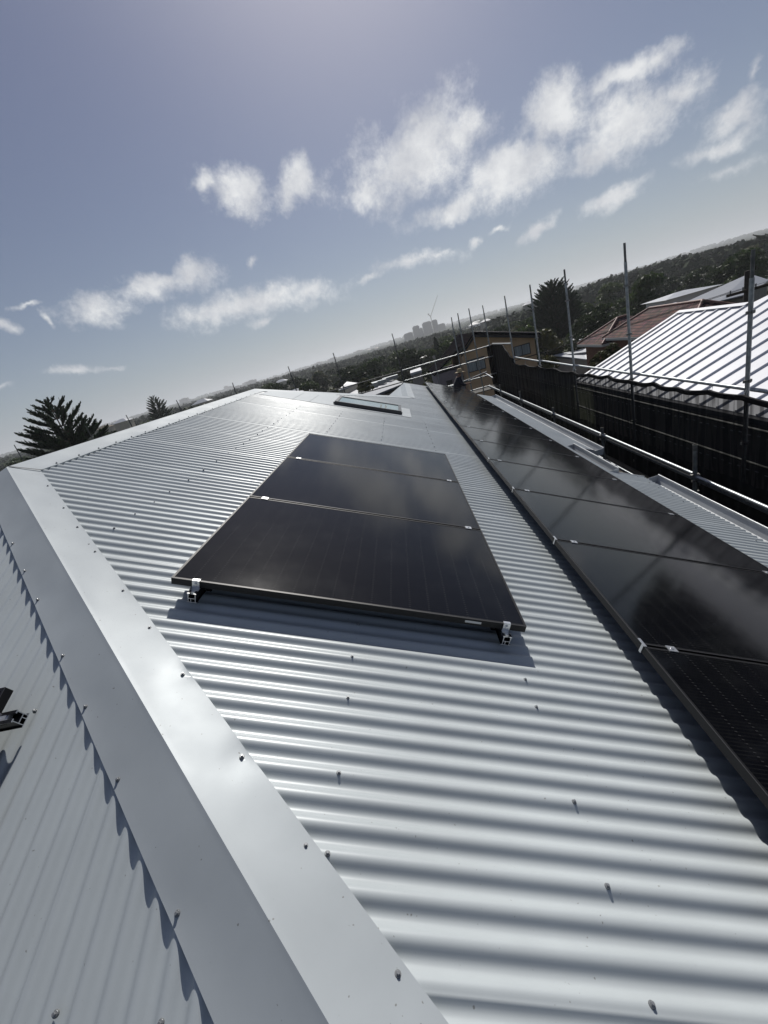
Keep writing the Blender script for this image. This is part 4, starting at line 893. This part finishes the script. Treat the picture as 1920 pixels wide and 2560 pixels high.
while cnt<265 and tries<9000:
    tries+=1; a=rng.uniform(-50,43); r=62*math.exp(rng.random()*math.log(480/62.)); x,y=r*math.sin(math.radians(a)),r*math.cos(math.radians(a))
    if any(b0<x<b1 and c0<y<c1 for b0,b1,c0,c1 in boxes): continue
    if any(l0<a<l1 and r<l3 for l0,l1,l2,l3 in lanes): continue
    s=rng.uniform(.65,1.25)
    if r<95: s*=.62
    lim=(-.4 if -9<a<8 else -.9 if 8<=a<20 else .15 if a<14 else .2 if a<32 else -.2); zg=float(terrain_z(np.array([x]),np.array([y]))[0]); i=rng.choice([0,0,1,1,2,3,4,4]); i=0 if (r<130 and i==3) else i; s=min(s,(r*math.tan(math.radians(lim))-zg)/[10.9,10.9,9.7,14.5,7.3][i])
    if s<.42: continue
    if not ok(x,y,5*s): continue
    plant(i,x,y,s,rng.uniform(0,6.28)); placed.append((x,y,5*s)); cnt+=1
# dark clump left of centre and bushes beside the roofs
for (px,py,Y,i,s,l) in((880,905,150,1,1.25,'big dark tree with a broad crown above the skylight'),(930,895,165,1,1.1,'dark tree right of the big broad crown'),(740,935,140,1,1.15,'dark flat topped tree above the far roof corner'),(790,925,150,3,.8,'dark tree between two flat topped crowns'),(690,950,150,1,.9,'dark tree just right of the far roof corner'),(1190,858,130,1,.8,'round dark tree above the yellow house roof'),(1300,806,150,2,1.1,'large olive tree left of the tall pine')):
    q=at(px,py,Y); H=[10.7,10.7,9.5,14.2,7.1][i]*s; plant(i,q.x,q.y,s,1.0,l,'landmark trees',z=q.z-H)
for (px,py,Y,i,s,l) in((1500,868,32,4,.33,'small bright bush in front of the white roofs'),(1375,880,34,4,.26,'small yellow green shrub beside the yellow house'),(1530,848,34,4,.32,'green shrub below the brown tiled roof'),(1110,915,44,4,.5,'leafy bush left of the yellow house'),(1135,890,46,0,.4,'green bush behind the guard rail'),(1060,945,40,2,.35,'olive bush behind the far guard rail'),(905,940,60,4,.5,'yellow green bush above the long building')):
    q=at(px,py,Y); H=[10.7,10.7,9.5,14.2,7.1][i]*s; plant(i,q.x,q.y,s,2.0,l,'garden shrubs',z=q.z-H)
# big trees just outside the right edge of the view: they darken the reflections in the long row
for k,(a,dd,s) in enumerate(((51.5,37,1.2),(59,33,1.2),(67,30,1.3),(75,28,1.3),(84,27,1.3))):
    x,y=dd*math.sin(math.radians(a)),dd*math.cos(math.radians(a)); plant(1,x,y,s,k*1.1,'broad dark tree behind the white ribbed roof, past the right edge','trees behind the white roof',z=-9,sz=s*1.55)
# slim cypress
def cypress():
    q=at(1087,845,120); rng=np.random.default_rng(3); n=2600; z=rng.uniform(0,1,n); r=.85*np.sin(np.pi*np.clip(z*.9+.08,0,1))**.7*rng.uniform(.6,1.05,n); a=rng.uniform(0,6.28,n)
    H=9; t=empty('cypress_tree',(q.x,q.y,q.z-H),'slim dark cypress standing below the distant towers','tree'); P_=np.stack([r*np.cos(a),r*np.sin(a),z*H],1); V,F_=leaf_quads(P_,.25,np.stack([np.cos(a),np.sin(a),a*0],1),rng); o=np_mesh('crown',V,F_,M['needle'],None,False); o.parent=t
    b=MB(); b.tube((0,0,-3),(0,0,3),.2,8); o=b.build('trunk',M['bark']); o.parent=t
cypress()
# Norfolk pines
def norfolk(px_t,py_t,dist,H,wid,label,whorls=15,seed=1,dens=1.0,zb=None):
    d=ray(px_t,py_t); d=d/math.hypot(d.x,d.y)*dist; top=Vector(d); rng=np.random.default_rng(seed)
    t=empty('norfolk_pine',(top.x,top.y,top.z-H),label,'tree','norfolk pines'); b=MB(); b.tube((0,0,-1),(0,0,H*.97),H*.018,10,0,.03)
    Vs=[];Fs=[];o=0
    for k in range(whorls):
        q=(k+.6)/whorls; z=H*(.30+.68*q); L_=wid*(1-q)**.62*rng.uniform(.88,1.08)+.35
        nbr=8 if k<whorls-2 else 6; ph=rng.uniform(0,6.28)
        for j in range(nbr):
            a=ph+j*2*math.pi/nbr+rng.uniform(-.14,.14); ll=L_*rng.uniform(.85,1.1); dx,dy=math.cos(a),math.sin(a); pts=[]; rise=.16+.55*q
            for s in np.linspace(0,1,9): pts.append(np.array([dx*ll*s,dy*ll*s,z+ll*(rise*s*s+.05*s)]))
            for p,r_ in zip(range(8),np.linspace(.06,.015,8)): b.tube(Vector(pts[p]),Vector(pts[p+1]),r_*H*.07,5,0,None,False)
            # hanging and upswept fingers along the branch: narrow blades
            n=int(330*dens*ll/3)+30; s=rng.uniform(.12,1.03,n); ip=np.clip((s*8).astype(int),0,7); P0=np.array(pts)[ip]+(np.array(pts)[np.clip(ip+1,0,8)]-np.array(pts)[ip])*((s*8-ip)[:,None])
            side=np.array([-dy,dx,0]); fwd=np.array([dx,dy,.35+rise]); fwd/=np.linalg.norm(fwd); sg=rng.choice([-1,1],n)[:,None]
            dirv=fwd*rng.uniform(.5,1.0,(n,1))+side*sg*rng.uniform(.05,.8,(n,1))+np.array([0,0,1])*rng.uniform(-.15,.9,(n,1)); dirv/=np.linalg.norm(dirv,axis=1)[:,None]
            ln=(.18+.16*ll)*rng.uniform(.5,1.15,(n,1))*np.clip(np.minimum((s-.15)*2.6,(1.12-s)*2.2),.12,1)[:,None]; ln=ln*np.where(rng.random((n,1))<.16,1.55,1.0); wv=np.cross(dirv,rng.normal(size=(n,3))); wv/=np.linalg.norm(wv,axis=1)[:,None]; wd=.03+.009*ll
            V=np.stack([P0-wv*wd,P0+wv*wd,P0+dirv*ln+wv*wd*.5,P0+dirv*ln-wv*wd*.5],1).reshape(-1,3); Vs.append(V); Fs.append(np.arange(4*n).reshape(n,4)+o); o+=4*n
    o_=np_mesh('crown',np.concatenate(Vs),np.concatenate(Fs),M['needle'],None,False); o_.parent=t
    tr=b.build('trunk',M['bark']); tr.parent=t
norfolk(114,996,62,16.5,5.7,'large open Norfolk pine at the left beyond the ridge',13,1,1.3)
norfolk(379,990,150,17,5.0,'small distant Norfolk pine right of the large one',15,2,.9)
norfolk(1378,700,100,16.5,6.2,'tall dense Norfolk pine between the yellow house and the brown tiled roof',19,3,1.6)
# far woods as one mass, with blobs
def ico():
    import bmesh
    bm=bmesh.new(); bmesh.ops.create_icosphere(bm,subdivisions=2,radius=1); V=np.array([tuple(v.co) for v in bm.verts]); F_=np.array([[v.index for v in f.verts] for f in bm.faces]); bm.free(); return V,F_
IV,IF=ico()
def woods(name,n,r0,r1,a0,a1,s0,s1,m,seed,label_kind='stuff',flat=.75):
    rng=np.random.default_rng(seed); r=r0*np.exp(rng.random(n)*math.log(r1/r0)); a=np.radians(rng.uniform(a0,a1,n)); x=r*np.sin(a); y=r*np.cos(a)
    z=terrain_z(x,y); s=rng.uniform(s0,s1,n)*np.interp(r,[400,3500],[1,2.2]); V=[];
    N_=len(IV); ph=rng.uniform(0,6.28,(n,1)); c,s_=np.cos(ph),np.sin(ph)
    jit=1+.10*rng.normal(size=(n,N_))
    X=IV[None,:,0]*jit; Y=IV[None,:,1]*jit; Z=IV[None,:,2]*jit*flat
    VX=x[:,None]+(X*c-Y*s_)*s[:,None]; VY=y[:,None]+(X*s_+Y*c)*s[:,None]; VZ=z[:,None]+4.0+Z*s[:,None]
    V=np.stack([VX,VY,VZ],-1).reshape(-1,3); F_=(IF[None]+(np.arange(n)*N_)[:,None,None]).reshape(-1,3)
    tag(np_mesh(name,V,F_,m,None,False),kind='stuff')
wm=leaf_mat('far_woods',(.012,.024,.009),(.032,.050,.018),rough=1,tr=.0)
def leafy_woods(name,n,r0,r1,a0,a1,w,h,nq,leaf,seed):
    rng=np.random.default_rng(seed); r=r0*np.exp(rng.random(n)*math.log(r1/r0)); a=np.radians(rng.uniform(a0,a1,n)); x=r*np.sin(a); y=r*np.cos(a); z=terrain_z(x,y)
    k=np.interp(r,[300,1200],[1,1.5])*rng.uniform(.7,1.3,n); ad=np.degrees(a); lim=np.interp(ad,[-50,-10,-8,7,9,16,19,21,24,28,31,34,38,46],[.3,.2,-.15,-.2,-.75,-.65,-.45,-.15,.13,.24,.2,-.02,-.2,-.3]); k=np.minimum(k,(r*np.tan(np.radians(lim))-z)/(h*.98)); keep=k>.3; r,a,x,y,z,k=[q[keep] for q in (r,a,x,y,z,k)]; n=len(r); d=rng.normal(size=(n,nq,3)); d/=np.linalg.norm(d,axis=2)[...,None]; d[...,2]=np.abs(d[...,2])*1.15-.15
    lump=1+.18*np.sin(d[...,0:1]*5+seed)+.15*np.sin(d[...,1:2]*6+r[:,None,None])
    c=np.stack([x,y,z+h*.42*k],1)[:,None,:]+d*lump*np.array([w*.5,w*.5,h*.55])*k[:,None,None]*rng.uniform(.82,1.05,(n,nq,1))
    V,F_=leaf_quads(c.reshape(-1,3),1.0,d.reshape(-1,3),rng); s_=np.repeat(k*leaf,nq*4)[:,None]; cc=np.repeat(c.reshape(-1,3),4,0); V=cc+(V-cc)*s_
    tag(np_mesh(name,V,F_,wm,None,False),kind='stuff')
leafy_woods('distant_woods',2600,235,760,12,47,11,9,70,1.15,9)
leafy_woods('distant_woods',2600,330,1100,-52,14,11,9,60,1.25,10)
woods('far_hill_woods',6500,900,4300,-52,47,3.4,6.4,wm,4,flat=.6)
# houses among the trees
M['far_white']=mat('far_white_wall',(.6,.6,.57),.8); rng=random.Random(11)
for k in range(34):
    a=rng.uniform(-50,42); r=110*math.exp(rng.random()*math.log(2600/110.)); x,y=r*math.sin(math.radians(a)),r*math.cos(math.radians(a)); z=float(terrain_z(np.array([x]),np.array([y]))[0])
    if 1<a<7 and r>900: continue
    s=rng.uniform(5,9)*(1 if r<500 else 1.6); h=rng.uniform(5.5,8.5)*(1 if r<600 else 1.5)
    prism_house('suburban_house',x-s,x+s,y-s*.6,y+s*.6,z-2,z+h*.75,z+h,'small pale roofed house half hidden among the trees',rng.choice([M['pale_roof'],M['grey_roof'],M['pale_roof'],M['ridge_tile']]),rng.choice([M['far_white'],M['cream'],M['brickwall']]),'houses half hidden among the trees')
SR=[(1738,692,34,210,'pale','small pale roof high on the wooded hill'),(1628,738,52,190,'tan','tan roof half hidden on the wooded hill'),(1500,800,95,130,'pale','long pale roof just right of the tall pine'),(1352,806,60,135,'pale','bright roof behind the lower branches of the tall pine'),
 (1372,838,70,118,'pale','bright roof low behind the trunk of the tall pine'),(1325,756,26,260,'pale','small white roof left of the tall pine top'),(1010,885,26,300,'pale','pale roof among dark trees below the towers'),
 (500,1003,40,230,'pale','white roof beyond the long ridge near its far end'),(300,1052,34,220,'pale','pale roof right of the big pine'),(255,1068,30,200,'tan','tan roof beside the big pine'),(700,952,30,320,'pale','tiny pale roof above the far roof corner'),(1045,858,20,600,'pale','tiny white roof at the foot of the towers'),(1560,712,22,330,'pale','tiny white house on the wooded slope'),(1850,700,40,170,'tan','tan roof behind the power pole'),
 (1215,800,24,330,'pale','little pale roof above the yellow house gable')]
M['tan_roof']=mat('tan_roof',(.20,.18,.15),.8,0,.1,var=.2,scale=1)
for (px,py,wp,dd,kd,l) in SR:
    d=ray(px,py); d=d/math.hypot(d.x,d.y)*dd; wd=wp/F_PX*dd*.95
    prism_house('hillside_house',d.x-wd/2,d.x+wd/2,d.y-1,d.y+wd*.55,d.z-9,d.z-wd*.10,d.z+wd*.09,l,M['pale_roof'] if kd=='pale' else M['tan_roof'],M['cream'],'hillside houses',over=.3)
# distant towers and crane
def towers():
    fm=mat('tower_facade',(.10,.105,.12),.7,0,.1,var=.1,scale=.02); gl=mat('tower_glass',(.04,.05,.06),.25)
    D=1450
    for i,(xa,ya,xb,yb,l) in enumerate(((1009,838,1031,831,'low left block of the distant tower cluster'),(1031,819,1047.5,814,'slim second tower from the left in the distant cluster'),(1048.5,822,1056,820,'narrow low block between the two big distant towers'),(1055.5,810,1077,803,'left half of the widest distant tower, under the crane'),(1079,802.5,1092.5,800,'right half of the widest distant tower'),(1094,813,1112,809,'lower block at the right end of the distant cluster'))):
        A=at(xa,ya,D+i*12); B_=at(xb,yb,D+i*12); zt=(A.z+B_.z)/2; z0=-20
        t=empty('apartment_tower',((A.x+B_.x)/2,D,z0),l,'tower block','distant tower cluster'); b=MB(); b.abox(A.x,B_.x,D+i*12,D+i*12+22,z0,zt); b.build('facade',fm,t)
        b=MB(); b.abox(A.x+3,B_.x-3,D+i*12+4,D+i*12+14,zt,zt+2.5); b.build('roof_plant',fm,t)
        b=MB(); nf=int((zt-z0)/3.2)
        for k in range(nf): b.abox(A.x+.6,B_.x-.6,D+i*12-.15,D+i*12+.02,z0+k*3.2+1,z0+k*3.2+2.5)
        b.build('window_bands',gl,t)
    # tower crane
    Dc=1440; base=at(1079,803,Dc); top=at(1077,791,Dc); tip=at(1094,738,Dc); cj=at(1071,786,Dc)
    t=empty('tower_crane',(base.x,Dc,-20),'luffing tower crane rising above the distant towers','crane'); cm=mat('crane_paint',(.35,.33,.3),.5)
    b=MB(); b.box((base.x,Dc,(base.z-20)/2+top.z/2-base.z/2),(1,0,0),(0,1,0),(0,0,(top.z+20)/2)); b.build('mast',cm,t)
    b=MB(); b.tube((base.x,Dc,top.z),tip,1.0,6,0,.5); b.build('jib',cm,t); b=MB(); b.tube((base.x,Dc,top.z),cj,1.2,6); b.box(cj,(2,0,0),(0,1.5,0),(0,0,2)); b.build('counter_jib',cm,t)
towers()
# skyline blocks on the far ridge
rng=random.Random(21)
for k in range(16):
    a=rng.uniform(-28,12); r=rng.uniform(2600,3600); x,y=r*math.sin(math.radians(a)),r*math.cos(math.radians(a)); z=float(terrain_z(np.array([x]),np.array([y]))[0]); s=rng.uniform(12,30)
    t=empty('skyline_block',(x,y,z),'tiny hazy block on the far ridge skyline','building','blocks on the far ridge'); b=MB(); h=rng.uniform(14,30); b.abox(x-s,x+s,y-10,y+10,z-5,z+h); b.abox(x-s*.4,x+s*.4,y-6,y+6,z+h,z+h+3); b.build('facade',M['brickwall'],t)
# ---------------------------------------------------------------- haze
b=MB(); b.abox(-8600,8600,-8600,8600,-40,125)
hz=b.build('haze',[])
m=bpy.data.materials.new('haze'); m.use_nodes=True; nt=m.node_tree; nt.nodes.clear(); o=nt.nodes.new('ShaderNodeOutputMaterial'); v=nt.nodes.new('ShaderNodeVolumePrincipled')
v.inputs['Color'].default_value=(.92,.96,1,1); v.inputs['Density'].default_value=.00027; v.inputs['Anisotropy'].default_value=.3; nt.links.new(v.outputs[0],o.inputs['Volume']); hz.data.materials.append(m); tag(hz,kind='stuff')
# lift everything so that the ground round the house is z = 0
for ob in list(C.objects):
    if ob.parent is None and ob is not cam and ob is not sun: ob.location.z+=BASE
